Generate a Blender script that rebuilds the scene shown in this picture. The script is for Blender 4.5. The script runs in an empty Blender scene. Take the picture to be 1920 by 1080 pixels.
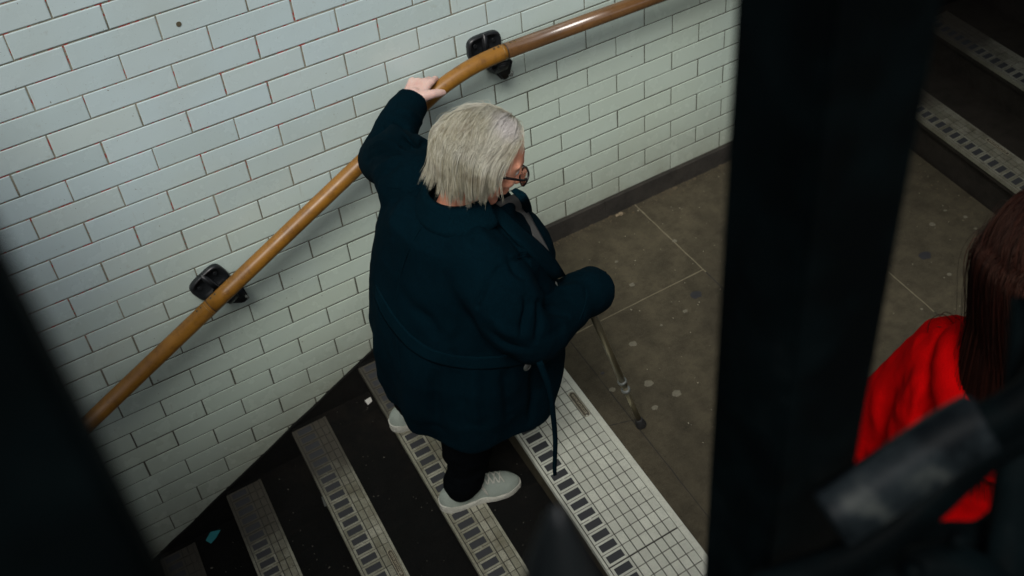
import bpy, bmesh, math, random
import numpy as np
from mathutils import Vector, Matrix, noise
from mathutils.bvhtree import BVHTree
random.seed(7); rng = np.random.default_rng(7)
S = bpy.context.scene
COL = S.collection

# ---------------------------------------------------------------- camera
CAMC = Vector((-0.14066, -2.85784, 2.66811))
RIGHT = Vector((0.8471215, -0.5249674, -0.0824285))
DOWN = Vector((-0.3996815, -0.5272103, -0.7498693))
FWD = Vector((0.3501998, 0.6681755, -0.6564309))
FPX = 2066.575
cd = bpy.data.cameras.new('camera'); cam = bpy.data.objects.new('camera', cd); COL.objects.link(cam)
cd.sensor_width = 36.0; cd.lens = 36.0 * FPX / 1920.0
M = Matrix((( RIGHT.x, -DOWN.x, -FWD.x, CAMC.x), (RIGHT.y, -DOWN.y, -FWD.y, CAMC.y),
            (RIGHT.z, -DOWN.z, -FWD.z, CAMC.z), (0, 0, 0, 1)))
cam.matrix_world = M
cd.clip_start = 0.02; cd.clip_end = 200
cd.dof.use_dof = True; cd.dof.focus_distance = 2.75; cd.dof.aperture_fstop = 4.6
S.camera = cam
S.render.resolution_x = 1024; S.render.resolution_y = 576

# ---------------------------------------------------------------- sky, sun, exposure
W = bpy.data.worlds.new('World'); S.world = W; W.use_nodes = True
wn = W.node_tree.nodes; wl = W.node_tree.links
bgn = wn['Background']; sky = wn.new('ShaderNodeTexSky'); sky.sky_type = 'NISHITA'; sky.sun_disc = False
SUN_EL, SUN_AZ = math.radians(53), math.radians(216)
sky.sun_elevation = SUN_EL; sky.sun_rotation = SUN_AZ
sky.air_density = 1.0; sky.dust_density = 4.0; sky.ozone_density = 1.0
hs = wn.new('ShaderNodeHueSaturation'); hs.inputs['Saturation'].default_value = .55; wl.new(sky.outputs[0], hs.inputs['Color']); wl.new(hs.outputs[0], bgn.inputs[0]); bgn.inputs[1].default_value = 0.07
sl = bpy.data.lights.new('sun', 'SUN'); sl.energy = 1.5; sl.angle = math.radians(24); sl.color = (1, .985, .95)
so = bpy.data.objects.new('sun', sl); COL.objects.link(so)
sd = Vector((math.sin(SUN_AZ) * math.cos(SUN_EL), math.cos(SUN_AZ) * math.cos(SUN_EL), math.sin(SUN_EL)))
so.rotation_euler = sd.to_track_quat('Z', 'Y').to_euler(); so.location = (0, -3, 8)
S.view_settings.view_transform = 'Standard'; S.view_settings.look = 'None'
S.view_settings.gamma = 1; S.view_settings.exposure = 0.35
S.cycles.use_denoising = True
S.cycles.max_bounces = 6

# ---------------------------------------------------------------- helpers
def ray(px, py):
    return (RIGHT * ((px - 960) / FPX) + DOWN * ((py - 540) / FPX) + FWD)
def at_z(px, py, z=0.0):
    d = ray(px, py); return CAMC + d * ((z - CAMC.z) / d.z)
def at_y(px, py, y=0.0):
    d = ray(px, py); return CAMC + d * ((y - CAMC.y) / d.y)
def at_d(px, py, dist):
    return CAMC + ray(px, py) * dist
def link(name, me, parent=None, mat=None, smooth=False):
    o = bpy.data.objects.new(name, me); COL.objects.link(o)
    if mat:
        for m in (mat if isinstance(mat, (list, tuple)) else [mat]): me.materials.append(m)
    if smooth:
        me.polygons.foreach_set('use_smooth', [True] * len(me.polygons)); me.update()
    if parent:
        o.parent = parent; o.matrix_parent_inverse = Matrix.Translation(parent.location).inverted() if parent.type == 'EMPTY' else parent.matrix_world.inverted()
    return o
def obj(name, bm, mat=None, parent=None, smooth=False):
    me = bpy.data.meshes.new(name); bm.to_mesh(me); bm.free()
    return link(name, me, parent, mat, smooth)
def empty(name, loc, label, cat, group=None):
    o = bpy.data.objects.new(name, None); COL.objects.link(o); o.location = loc; o.empty_display_size = .1
    o['label'] = label; o['category'] = cat
    if group: o['group'] = group
    return o
def tag(o, label, cat=None, group=None, kind=None):
    o['label'] = label
    if cat: o['category'] = cat
    if group: o['group'] = group
    if kind: o['kind'] = kind
    return o
def struct(o): o['kind'] = 'structure'; return o

def add_hexa(bm, P, mi=0):
    """8 points: bottom ring 0-3, top ring 4-7"""
    v = [bm.verts.new(p) for p in P]
    for f in ((3, 2, 1, 0), (4, 5, 6, 7), (0, 1, 5, 4), (1, 2, 6, 5), (2, 3, 7, 6), (3, 0, 4, 7)):
        fa = bm.faces.new([v[i] for i in f]); fa.material_index = mi
    return v
def add_box(bm, x0, x1, y0, y1, z0, z1, mi=0):
    return add_hexa(bm, [(x0, y0, z0), (x1, y0, z0), (x1, y1, z0), (x0, y1, z0), (x0, y0, z1), (x1, y0, z1), (x1, y1, z1), (x0, y1, z1)], mi)
def frame_of(d):
    d = d.normalized(); a = Vector((0, 0, 1)) if abs(d.z) < .9 else Vector((1, 0, 0))
    u = d.cross(a).normalized(); return u, d.cross(u).normalized()
def add_tube(bm, pts, rad, n=12, cap=True, ell=1.0, up=None, mi=0):
    pts = [Vector(p) for p in pts]; rings = []
    rad = rad if isinstance(rad, (list, tuple)) else [rad] * len(pts)
    pu = None
    for i, p in enumerate(pts):
        d = (pts[min(i + 1, len(pts) - 1)] - pts[max(i - 1, 0)])
        d.normalize()
        if up is not None:
            u = (Vector(up) - d * Vector(up).dot(d)).normalized()
        elif pu is None: u = frame_of(d)[0]
        else: u = (pu - d * pu.dot(d)).normalized()
        pu = u; w = d.cross(u).normalized()
        rings.append([bm.verts.new(p + u * (math.cos(t) * rad[i]) + w * (math.sin(t) * rad[i] * ell)) for t in [2 * math.pi * k / n for k in range(n)]])
    for a, b in zip(rings, rings[1:]):
        for k in range(n):
            f = bm.faces.new([a[k], a[(k + 1) % n], b[(k + 1) % n], b[k]]); f.material_index = mi; f.smooth = True
    if cap:
        bm.faces.new(rings[0][::-1]).material_index = mi; bm.faces.new(rings[-1]).material_index = mi
    return rings
def add_strip(bm, pts, w, th, wdir, mi=0, wscale=None):
    """flat bar along pts: width w along wdir, thickness th"""
    pts = [Vector(p) for p in pts]; rings = []
    for i, p in enumerate(pts):
        d = (pts[min(i + 1, len(pts) - 1)] - pts[max(i - 1, 0)]).normalized()
        wd = wdir[i] if isinstance(wdir, list) else wdir
        wd = Vector(wd); wd = (wd - d * wd.dot(d)).normalized(); n = d.cross(wd)
        s = wscale[i] if wscale else 1
        rings.append([bm.verts.new(p + wd * (a * w * s / 2) + n * (b * th / 2)) for a, b in ((-1, -1), (1, -1), (1, 1), (-1, 1))])
    for a, b in zip(rings, rings[1:]):
        for k in range(4):
            f = bm.faces.new([a[k], a[(k + 1) % 4], b[(k + 1) % 4], b[k]]); f.material_index = mi
    bm.faces.new(rings[0][::-1]); bm.faces.new(rings[-1])
def add_ball(bm, c, r, rot=None, seg=20):
    r = r if isinstance(r, (tuple, list)) else (r, r, r)
    m = Matrix.Translation(Vector(c)) @ (rot.to_4x4() if rot else Matrix.Identity(4)) @ Matrix.Diagonal((*r, 1))
    bmesh.ops.create_uvsphere(bm, u_segments=seg, v_segments=seg // 2, radius=1, matrix=m)
def add_cap(bm, a, b, ra, rb, n=16):
    """tapered capsule"""
    a = Vector(a); b = Vector(b); add_ball(bm, a, ra, seg=n); add_ball(bm, b, rb, seg=n)
    add_tube(bm, [a, b], [ra, rb], n=n)
def chain(bm, pts, rads):
    for i in range(len(pts) - 1): add_cap(bm, pts[i], pts[i + 1], rads[i], rads[i + 1])
def catmull(P, n=8):
    P = [Vector(p) for p in P]; Q = [P[0] * 2 - P[1]] + P + [P[-1] * 2 - P[-2]]; out = []
    for i in range(1, len(Q) - 2):
        for k in range(n):
            t = k / n
            out.append(.5 * ((2 * Q[i]) + (Q[i + 1] - Q[i - 1]) * t + (2 * Q[i - 1] - 5 * Q[i] + 4 * Q[i + 1] - Q[i + 2]) * t * t + (3 * Q[i] - Q[i - 1] - 3 * Q[i + 1] + Q[i + 2]) * t ** 3))
    out.append(P[-1]); return out
def loft(bm, rings, n=48, sq=2.3):
    """rings: (cx,cy,cz,rx,ry[,tiltx,tilty])"""
    prev = None; first = None
    for R_ in rings:
        cx, cy, cz, rx, ry = R_[:5]; tx, ty = (R_[5], R_[6]) if len(R_) > 5 else (0, 0)
        ring = []
        for k in range(n):
            t = 2 * math.pi * k / n; c, s = math.cos(t), math.sin(t)
            q = (abs(c) ** sq + abs(s) ** sq) ** (-1 / sq)
            x, y = c * q * rx, s * q * ry
            ring.append(bm.verts.new((cx + x, cy + y, cz + tx * x + ty * y)))
        if prev:
            for k in range(n): bm.faces.new([prev[k], prev[(k + 1) % n], ring[(k + 1) % n], ring[k]])
        else: first = ring
        prev = ring
    bm.faces.new(first[::-1]); bm.faces.new(prev)
def remesh(bm, voxel, smooth=4, fac=.5):
    me = bpy.data.meshes.new('tmp'); bm.to_mesh(me); bm.free()
    o = bpy.data.objects.new('tmp', me); COL.objects.link(o)
    m = o.modifiers.new('r', 'REMESH'); m.mode = 'VOXEL'; m.voxel_size = voxel; m.use_smooth_shade = True
    if smooth:
        s = o.modifiers.new('s', 'SMOOTH'); s.iterations = smooth; s.factor = fac
    dg = bpy.context.evaluated_depsgraph_get(); ev = o.evaluated_get(dg)
    out = bpy.data.meshes.new_from_object(ev, depsgraph=dg)
    bpy.data.objects.remove(o); bpy.data.meshes.remove(me)
    out.materials.clear()
    return out
def mesh_np(me):
    n = len(me.vertices); co = np.empty(n * 3); me.vertices.foreach_get('co', co); no = np.empty(n * 3)
    me.vertices.foreach_get('normal', no); return co.reshape(-1, 3), no.reshape(-1, 3)
def set_np(me, co): me.vertices.foreach_set('co', co.ravel()); me.update()
def seg_dist(co, pts):
    pts = [np.array(p) for p in pts]; best = np.full(len(co), 9.); tt = np.zeros(len(co)); N = len(pts) - 1
    for i in range(N):
        a, b = pts[i], pts[i + 1]; d = b - a; t = np.clip(((co - a) @ d) / max(d @ d, 1e-12), 0, 1)
        r = np.linalg.norm(co - a - t[:, None] * d, axis=1); m = r < best; best[m] = r[m]; tt[m] = (i + t[m]) / N
    return best, tt
def bvh_of(me):
    return BVHTree.FromPolygons([v.co[:] for v in me.vertices], [p.vertices[:] for p in me.polygons])
def hit(bvh, px, py):
    d = ray(px, py).normalized(); loc, no, i, dist = bvh.ray_cast(CAMC, d)
    return (loc, no) if loc else (None, None)
def hits(bvh, pts, off=0.0):
    out = []
    for p in pts:
        l, n = hit(bvh, *p)
        if l is not None: out.append(l + n * off)
    return out
def crease(me, pts, width, depth, taper=True):
    """groove (depth<0) or ridge (depth>0) along a 3D polyline"""
    if len(pts) < 2: return
    co, no = mesh_np(me); d, t = seg_dist(co, pts)
    k = depth * np.exp(-(d / width) ** 2)
    if taper: k *= np.sin(np.pi * np.clip(t, .04, .96)) ** .5
    set_np(me, co + no * k[:, None])
def wnoise(co, scale, oct=3):
    out = np.empty(len(co)); s = np.array(scale)
    for i, c in enumerate(co * s): out[i] = noise.fractal(Vector(c), 1.0, 2.0, oct)
    return out

# ---------------------------------------------------------------- materials
def mat(name, col, rough=.8, metal=0., **kw):
    m = bpy.data.materials.new(name); m.use_nodes = True; b = m.node_tree.nodes['Principled BSDF']
    b.inputs['Base Color'].default_value = (*col, 1); b.inputs['Roughness'].default_value = rough; b.inputs['Metallic'].default_value = metal
    for k, v in kw.items(): b.inputs[k].default_value = v
    return m
class NT:
    def __init__(s, m): s.n = m.node_tree.nodes; s.l = m.node_tree.links; s.b = s.n['Principled BSDF']
    def new(s, t, **kw):
        o = s.n.new(t)
        for k, v in kw.items(): setattr(o, k, v)
        return o
    def co(s): return s.new('ShaderNodeTexCoord').outputs['Object']
    def noise(s, scale, detail=4, rough=.6, vec=None, dist=0):
        o = s.new('ShaderNodeTexNoise'); o.inputs['Scale'].default_value = scale; o.inputs['Detail'].default_value = detail
        o.inputs['Roughness'].default_value = rough; o.inputs['Distortion'].default_value = dist
        s.l.new(vec if vec is not None else s.co(), o.inputs['Vector']); return o.outputs['Fac']
    def ramp(s, fac, stops):
        o = s.new('ShaderNodeValToRGB'); e = o.color_ramp.elements
        while len(e) < len(stops): e.new(.5)
        for i, (p, c) in enumerate(stops):
            e[i].position = p; e[i].color = (*c, 1) if isinstance(c, tuple) else (c, c, c, 1)
        s.l.new(fac, o.inputs[0]); return o.outputs[0]
    def mix(s, fac, a, b, mode='MIX'):
        o = s.new('ShaderNodeMix', data_type='RGBA', blend_type=mode)
        for sock, v in ((o.inputs[0], fac), (o.inputs[6], a), (o.inputs[7], b)):
            if hasattr(v, 'default_value') or hasattr(v, 'links'): s.l.new(v, sock)
            else: sock.default_value = v if isinstance(v, (int, float)) else (*v, 1)
        return o.outputs[2]
    def math(s, op, a, b=0., c=None):
        o = s.new('ShaderNodeMath', operation=op)
        for i, v in enumerate((a, b) if c is None else (a, b, c)):
            if isinstance(v, (int, float)): o.inputs[i].default_value = v
            else: s.l.new(v, o.inputs[i])
        return o.outputs[0]
    def xyz(s):
        o = s.new('ShaderNodeSeparateXYZ'); s.l.new(s.co(), o.inputs[0]); return o.outputs
    def bump(s, h, strength=.3, dist=.002):
        o = s.new('ShaderNodeBump'); o.inputs['Strength'].default_value = strength; o.inputs['Distance'].default_value = dist
        s.l.new(h, o.inputs['Height']); s.l.new(o.outputs[0], s.b.inputs['Normal'])
    def base(s, c): s.l.new(c, s.b.inputs['Base Color'])
    def rough(s, c): s.l.new(c, s.b.inputs['Roughness'])

def m_tile():
    m = mat('glazed_tile', (.6, .66, .62), .3); t = NT(m)
    rnd = t.new('ShaderNodeNewGeometry').outputs['Random Per Island']
    c = t.ramp(rnd, [(0, (.535, .655, .655)), (.25, (.575, .705, .715)), (.8, (.60, .73, .745)), (1, (.60, .71, .69))])
    big = t.noise(1.6, 3); c = t.mix(t.ramp(big, [(.45, 0.), (.75, .35)]), c, (.47, .50, .41))
    sm = t.noise(34, 5, .7); c = t.mix(t.ramp(sm, [(.60, 0.), (.74, .35)]), c, (.32, .33, .27))
    sp = t.noise(240, 2, .5); c = t.mix(t.ramp(sp, [(.70, 0.), (.76, .7)]), c, (.12, .12, .09))
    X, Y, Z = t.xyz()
    og = t.math('SUBTRACT', t.math('MULTIPLY_ADD', X, .32, .85), Z)      # olive tint growing towards the steps: bounce light painted into the colour
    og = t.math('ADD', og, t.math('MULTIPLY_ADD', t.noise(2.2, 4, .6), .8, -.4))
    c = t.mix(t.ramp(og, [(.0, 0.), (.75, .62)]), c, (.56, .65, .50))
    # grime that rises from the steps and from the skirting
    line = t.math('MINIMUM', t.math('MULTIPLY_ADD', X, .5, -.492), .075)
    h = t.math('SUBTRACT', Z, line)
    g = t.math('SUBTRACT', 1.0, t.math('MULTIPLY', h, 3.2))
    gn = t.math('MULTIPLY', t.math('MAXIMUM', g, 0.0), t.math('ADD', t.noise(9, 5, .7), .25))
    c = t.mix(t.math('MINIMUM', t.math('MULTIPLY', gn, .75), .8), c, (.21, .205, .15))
    wv = t.new('ShaderNodeVectorMath', operation='MULTIPLY'); t.l.new(t.co(), wv.inputs[0]); wv.inputs[1].default_value = (60, 60, 7)
    c = t.mix(t.ramp(t.noise(1.0, 3, .6, wv.outputs[0]), [(.66, 0.), (.80, .30)]), c, (.30, .28, .20))
    c = t.mix(t.ramp(t.noise(75, 2, .5), [(.73, 0.), (.76, .75)]), c, (.14, .12, .08))
    t.base(c); t.rough(t.ramp(t.noise(12, 4), [(.3, .13), (.7, .34)]))
    t.bump(t.noise(9, 2), .35, .004)
    return m
def m_mortar():
    m = mat('mortar', (.2, .19, .14), .95); t = NT(m)
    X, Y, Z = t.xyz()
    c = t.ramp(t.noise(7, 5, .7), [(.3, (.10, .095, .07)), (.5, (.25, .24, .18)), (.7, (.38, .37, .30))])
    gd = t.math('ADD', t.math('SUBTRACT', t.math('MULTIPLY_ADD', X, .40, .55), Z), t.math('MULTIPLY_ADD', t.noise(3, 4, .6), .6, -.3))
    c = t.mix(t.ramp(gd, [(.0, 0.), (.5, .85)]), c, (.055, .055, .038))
    # remains of red paint in the joints of the upper left
    k = t.math('SUBTRACT', t.math('MULTIPLY', X, .5), Z)
    reg = t.ramp(t.math('ADD', k, 1.1), [(.0, 1.), (.45, 1.), (.72, 0.)])
    n = t.ramp(t.noise(24, 3, .75), [(.53, 0.), (.58, 1.)])
    c = t.mix(t.math('MULTIPLY', t.math('MULTIPLY', reg, n), .9), c, (.36, .035, .025))
    t.base(c); t.bump(t.noise(180, 3), .5, .001); return m
def m_floor(name='landing_stone', a=(.034, .030, .021), b=(.061, .053, .035), c3=(.094, .081, .052), ws=1.):
    m = mat(name, a, .75); t = NT(m)
    c = t.ramp(t.noise(1.7, 6, .65), [(.30, a), (.5, b), (.72, c3)])
    c = t.mix(t.ramp(t.noise(14, 6, .75), [(.42, 0.), (.68, .55)]), c, tuple(v * .5 for v in a))
    c = t.mix(t.ramp(t.noise(420, 2, .6), [(.55, 0.), (.72, .55)]), c, tuple(v * 1.7 for v in c3))
    c = t.mix(t.ramp(t.noise(95, 3, .7), [(.66, 0.), (.72, .8)]), c, tuple(v * .3 for v in a))
    wv = t.new('ShaderNodeVectorMath', operation='MULTIPLY'); t.l.new(t.co(), wv.inputs[0]); wv.inputs[1].default_value = (5, 46, 10)
    c = t.mix(t.ramp(t.noise(1.0, 4, .65, wv.outputs[0]), [(.55, 0.), (.80, .16)]), c, tuple(v * 1.4 for v in c3))
    t.base(c); t.b.inputs['Specular IOR Level'].default_value = .12; t.rough(t.ramp(t.noise(5, 4), [(.3, .6), (.7, .9)])); t.bump(t.noise(120, 5, .7), .5, .003); return m
def m_plate():
    m = mat('plate_grit', (.4, .4, .33), .6); t = NT(m)
    rnd = t.new('ShaderNodeNewGeometry').outputs['Random Per Island']
    c = t.ramp(rnd, [(0, (.27, .27, .19)), (1, (.50, .50, .39))])
    c = t.mix(t.ramp(t.noise(330, 3, .7), [(.50, 0.), (.60, .75)]), c, (.15, .15, .11))
    c = t.mix(t.ramp(t.noise(18, 4, .7), [(.46, 0.), (.72, .65)]), c, (.15, .135, .08))
    c = t.mix(t.ramp(t.noise(4.5, 5, .7), [(.48, 0.), (.72, .55)]), c, (.12, .105, .065))
    return m, t, c
def m_plate_narrow():
    """worn plates: the wall end is buried under trodden dirt"""
    m, t, c = m_plate(); X, Y, Z = t.xyz()
    d = t.math('ADD', t.math('MULTIPLY_ADD', Y, 3.2, 1.36), t.math('MULTIPLY_ADD', t.noise(13, 5, .7), .9, -.45))
    c = t.mix(t.ramp(d, [(.0, .34), (.35, .72), (.62, .97)]), c, (.040, .035, .026))
    t.base(c); t.bump(t.noise(300, 3), .5, .001); m.name = 'plate_grit_worn'; return m
def m_plate_upper():
    m, t, c = m_plate(); X, Y, Z = t.xyz()
    d = t.math('ADD', t.math('MULTIPLY_ADD', Y, 3.0, 1.55), t.math('MULTIPLY_ADD', t.noise(11, 5, .7), .8, -.4))
    c = t.mix(t.ramp(d, [(.0, .45), (.35, .72), (.62, .97)]), c, (.05, .043, .032))
    t.base(c); m.name = 'plate_grit_upper'; return m
def m_plate_wide():
    m, t, c = m_plate(); c = t.mix(.5, c, (.60, .63, .57)); t.base(c); t.bump(t.noise(300, 3), .5, .001); return m
def m_wool(name, col, hi, scale=1., sheen=.25):
    m = mat(name, col, .95); t = NT(m)
    c = t.mix(t.ramp(t.noise(600, 2, .7), [(.35, 0.), (.7, 1.)]), col, hi)
    c = t.mix(t.ramp(t.noise(5, 4), [(.35, 0.), (.7, .4)]), c, tuple(v * .7 for v in col))
    t.base(c); t.b.inputs['Sheen Weight'].default_value = sheen; t.b.inputs['Sheen Tint'].default_value = (*hi, 1); t.b.inputs['Sheen Roughness'].default_value = .6
    t.b.inputs['Specular IOR Level'].default_value = .02
    t.bump(t.noise(380, 3, .7), .55, .002); return m
def m_iron():
    m = mat('black_painted_iron', (.006, .009, .010), .5, **{'Specular IOR Level': .03}); t = NT(m)
    t.base(t.ramp(t.noise(16, 5, .6), [(.42, (.0006, .0015, .0018)), (.62, (.0012, .0034, .0040)), (.82, (.006, .0085, .009))]))
    t.rough(t.ramp(t.noise(9, 4), [(.3, .5), (.7, .8)])); t.bump(t.noise(60, 4), .3, .001)
    return m
def m_iron_worn():
    m = mat('worn_iron', (.05, .06, .065), .5, **{'Specular IOR Level': .08}); t = NT(m)
    t.base(t.ramp(t.noise(15, 4, .6, dist=.4), [(.42, (.0015, .003, .004)), (.56, (.010, .014, .016)), (.78, (.075, .082, .074))]))
    t.bump(t.noise(60, 4), .4, .002); return m
def m_rail():
    m = mat('ochre_rail_coating', (.28, .12, .025), .32); t = NT(m)
    c = t.ramp(t.noise(4, 4, .6), [(.3, (.19, .085, .010)), (.6, (.29, .132, .017)), (.8, (.23, .112, .026))])
    c = t.mix(t.ramp(t.noise(30, 5, .7), [(.48, 0.), (.72, .65)]), c, (.09, .036, .010))
    c = t.mix(t.ramp(t.noise(160, 3, .7), [(.66, 0.), (.72, .6)]), c, (.09, .035, .012))
    t.base(c); t.rough(t.ramp(t.noise(14, 4), [(.3, .30), (.7, .46)])); t.bump(t.noise(70, 3), .06, .001); return m
def m_rail2():
    m = mat('worn_brown_rail_coating', (.10, .05, .026), .2); t = NT(m)
    c = t.ramp(t.noise(5, 4, .6), [(.3, (.10, .050, .020)), (.6, (.16, .080, .030)), (.8, (.21, .11, .038))])
    c = t.mix(t.ramp(t.noise(60, 4, .7), [(.55, 0.), (.75, .5)]), c, (.05, .025, .014))
    t.base(c); t.b.inputs['Coat Weight'].default_value = .9; t.b.inputs['Coat Roughness'].default_value = .16; t.bump(t.noise(70, 3), .05, .001); return m
def m_skin(name, a, b):
    m = mat(name, a, .5); t = NT(m)
    t.base(t.mix(t.ramp(t.noise(28, 4, .6), [(.35, 0.), (.7, 1.)]), a, b)); t.b.inputs['Subsurface Weight'].default_value = .12
    t.b.inputs['Subsurface Radius'].default_value = (.01, .004, .002); t.b.inputs['Subsurface Scale'].default_value = .5
    t.bump(t.noise(260, 3), .25, .0008); return m
def m_hair(name, cols, rough=.42):
    m = mat(name, cols[0], rough); t = NT(m)
    rnd = t.new('ShaderNodeNewGeometry').outputs['Random Per Island']
    c = t.ramp(rnd, [(i / (len(cols) - 1), c_) for i, c_ in enumerate(cols)])
    return m, t, c
MT = dict(tile=m_tile(), mortar=m_mortar(), floor=m_floor(), tread=m_floor('tread_stone', (.0016, .0024, .0023), (.0040, .0044, .0040), (.021, .017, .013)),
          darkfloor=m_floor('upper_tread_stone', (.020, .018, .015), (.03, .026, .021), (.042, .036, .028)),
          platew=m_plate_wide(), platen=m_plate_narrow(), plateu=m_plate_upper(), platebase=mat('plate_ground', (.022, .021, .017), .7), insert=mat('rubber_insert', (.028, .03, .033), .8),
          skirt=m_floor('skirting_stone', (.026, .025, .023), (.040, .037, .032), (.06, .053, .044)),
          stringer=m_floor('dark_stringer_stone', (.005, .006, .006), (.008, .008, .0075), (.013, .012, .010)),
          coat=m_wool('navy_wool', (.0004, .0028, .0046), (.0020, .0160, .0245), sheen=.07), lapel=m_wool('navy_wool_lapel', (.0005, .0037, .0060), (.0025, .0195, .0295), sheen=.09),
          sweater=m_wool('grey_knit', (.075, .075, .072), (.12, .12, .115)), trousers=m_wool('black_cloth', (.0012, .0018, .0022), (.003, .004, .005), sheen=.03),
          hoodie=m_wool('red_fleece', (.36, .0008, .0014), (.50, .0016, .0020), sheen=.0), iron=m_iron(), worn=m_iron_worn(), rail=m_rail(), railw=m_rail2(),
          black=mat('black_paint', (.012, .014, .016), .35), rubber=mat('black_rubber', (.012, .012, .012), .7), brass=mat('brass_tube', (.30, .27, .18), .30, .85),
          steel=mat('grey_plastic_collar', (.10, .11, .10), .4), shoe=m_wool('pale_mesh_shoe', (.22, .26, .23), (.34, .38, .33)), sole=m_floor('pale_sole', (.40, .40, .34), (.48, .48, .42), (.52, .52, .46)),
          face=m_skin('ruddy_skin', (.82, .40, .26), (.74, .29, .17)), hand=m_skin('pale_skin', (.74, .52, .45), (.68, .42, .36)),
          white=mat('white_paper', (.55, .55, .5), .8), teal=mat('teal_paper', (.03, .24, .26), .6), gum=m_floor('old_gum', (.11, .10, .075), (.14, .13, .095), (.17, .16, .12)),
          darkgum=mat('black_gum', (.02, .02, .022), .7), render=m_floor('street_wall_render', (.10, .10, .09), (.14, .14, .12), (.18, .17, .15)),
          grit=mat('leaf_litter', (.075, .058, .032), .9), glass=mat('spectacle_frame', (.008, .007, .008), .25), lens=mat('spectacle_lens', (.9, .9, .9), .05, **{'Transmission Weight': 1.0}),
          joint=mat('pale_joint', (.16, .14, .09), .9), djoint=mat('dark_joint', (.018, .016, .012), .9))

exec_only = None
# ================================================================ THE SETTING
# landing
SK = .08     # the flights are laid at a small angle to the tiled wall
NX = [.985, .683, .383, .088, -.21, -.51, -.81, -1.11]
RISE = .15
bm = bmesh.new()
y1 = -2.45
pts = [(NX[0] + .002, 0), (3.11, 0), (3.11 + SK * 2 * y1, y1), (NX[0] + SK * y1 + .002, y1)]
nx_, ny_ = 60, 60
add_hexa(bm, [(*pts[3], -.12), (*pts[2], -.12), (*pts[1], -.12), (*pts[0], -.12), (*pts[3], 0), (*pts[2], 0), (*pts[1], 0), (*pts[0], 0)])
floor = struct(obj('landing_floor', bm, MT['floor']))
def joint(name, P, w, m):
    bm = bmesh.new(); add_strip(bm, [(p[0], p[1], .0006) for p in P], w, .0018, (0, 0, 1)) if 0 else None
    P = [Vector((p[0], p[1], 0)) for p in P]
    N = 40; L = []
    for k in range(N + 1):
        q = P[0].lerp(P[1], k / N); d = (P[1] - P[0]).normalized(); n = Vector((-d.y, d.x, 0))
        q = q + n * (.0016 * noise.noise(q * 20)); ww = w * (.6 + .9 * abs(noise.noise(q * 33 + Vector((3, 1, 0)))))
        L.append((bm.verts.new(q + n * ww / 2 + Vector((0, 0, .0011))), bm.verts.new(q - n * ww / 2 + Vector((0, 0, .0011)))))
    for a, b in zip(L, L[1:]): bm.faces.new([a[0], b[0], b[1], a[1]])
    bmesh.ops.recalc_face_normals(bm, faces=bm.faces)
    for f in bm.faces:
        if f.normal.z < 0: f.normal_flip()
    obj(name, bm, m, floor)
joint('floor_joint', [(1.94, 0), (1.90, -.5)], .006, MT['joint'])
joint('floor_joint', [(1.90, -.5), (1.74, -2.4)], .006, MT['djoint'])
joint('floor_joint', [(1.90, -.483), (1.325, -.483)], .0055, MT['joint'])
joint('floor_joint', [(1.33, -.2), (1.298, -.488)], .003, MT['djoint'])
joint('floor_joint', [(1.298, -.488), (1.10, -2.4)], .0042, MT['djoint'])
joint('floor_joint', [(1.27, -.93), (1.18, -.90)], .004, MT['djoint'])
joint('floor_joint', [tuple(at_z(1665, 510))[:2], tuple(at_z(1752, 585))[:2]], .005, MT['joint'])
joint('floor_joint', [tuple(at_z(1752, 585))[:2], (2.28, -2.3)], .005, MT['djoint'])
joint('floor_joint', [tuple(at_z(1672, 500))[:2], (2.62, -.05)], .005, MT['djoint'])
for px, py, r, mk in [(1187, 645, 8, 'gum'), (1216, 719, 9, 'gum'), (1269, 738, 9, 'gum'), (1228, 765, 6, 'gum'), (1148, 731, 6, 'gum'), (1185, 534, 6, 'gum'),
                      (1285, 584, 5, 'gum'), (1265, 452, 5, 'gum'), (1306, 553, 12, 'darkgum'), (1748, 421, 7, 'gum'), (1735, 480, 13, 'darkgum'), (1780, 515, 5, 'gum'),
                      (1810, 407, 5, 'gum'), (1829, 429, 4, 'gum'), (1835, 461, 4, 'gum'), (1772, 395, 4, 'gum'), (1156, 491, 4, 'gum'), (1130, 700, 4, 'darkgum'), (1728, 580, 3, 'gum'), (1240, 610, 3, 'gum')]:
    c = at_z(px, py); rr = r / 560.; bm = bmesh.new(); ring = []
    n = 40; ph = random.random() * 9
    top = bm.verts.new(c + Vector((0, 0, .0028)))
    for k in range(n):
        t = 2 * math.pi * k / n; q = rr * (1 + .28 * noise.noise(Vector((math.cos(t) * 1.5 + ph, math.sin(t) * 1.5, ph))))
        ring.append(bm.verts.new(c + Vector((math.cos(t) * q, math.sin(t) * q * .85, .0012))))
    for k in range(n): bm.faces.new([ring[k], ring[(k + 1) % n], top])
    obj('gum_spot', bm, MT[mk], floor, True)

# ground level street behind the railing, and the wall that carries the railing
bm = bmesh.new(); add_box(bm, -6, 6, -9, -2.62, .95, 1.12)
street = struct(obj('street_pavement', bm, MT['render']))
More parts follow.
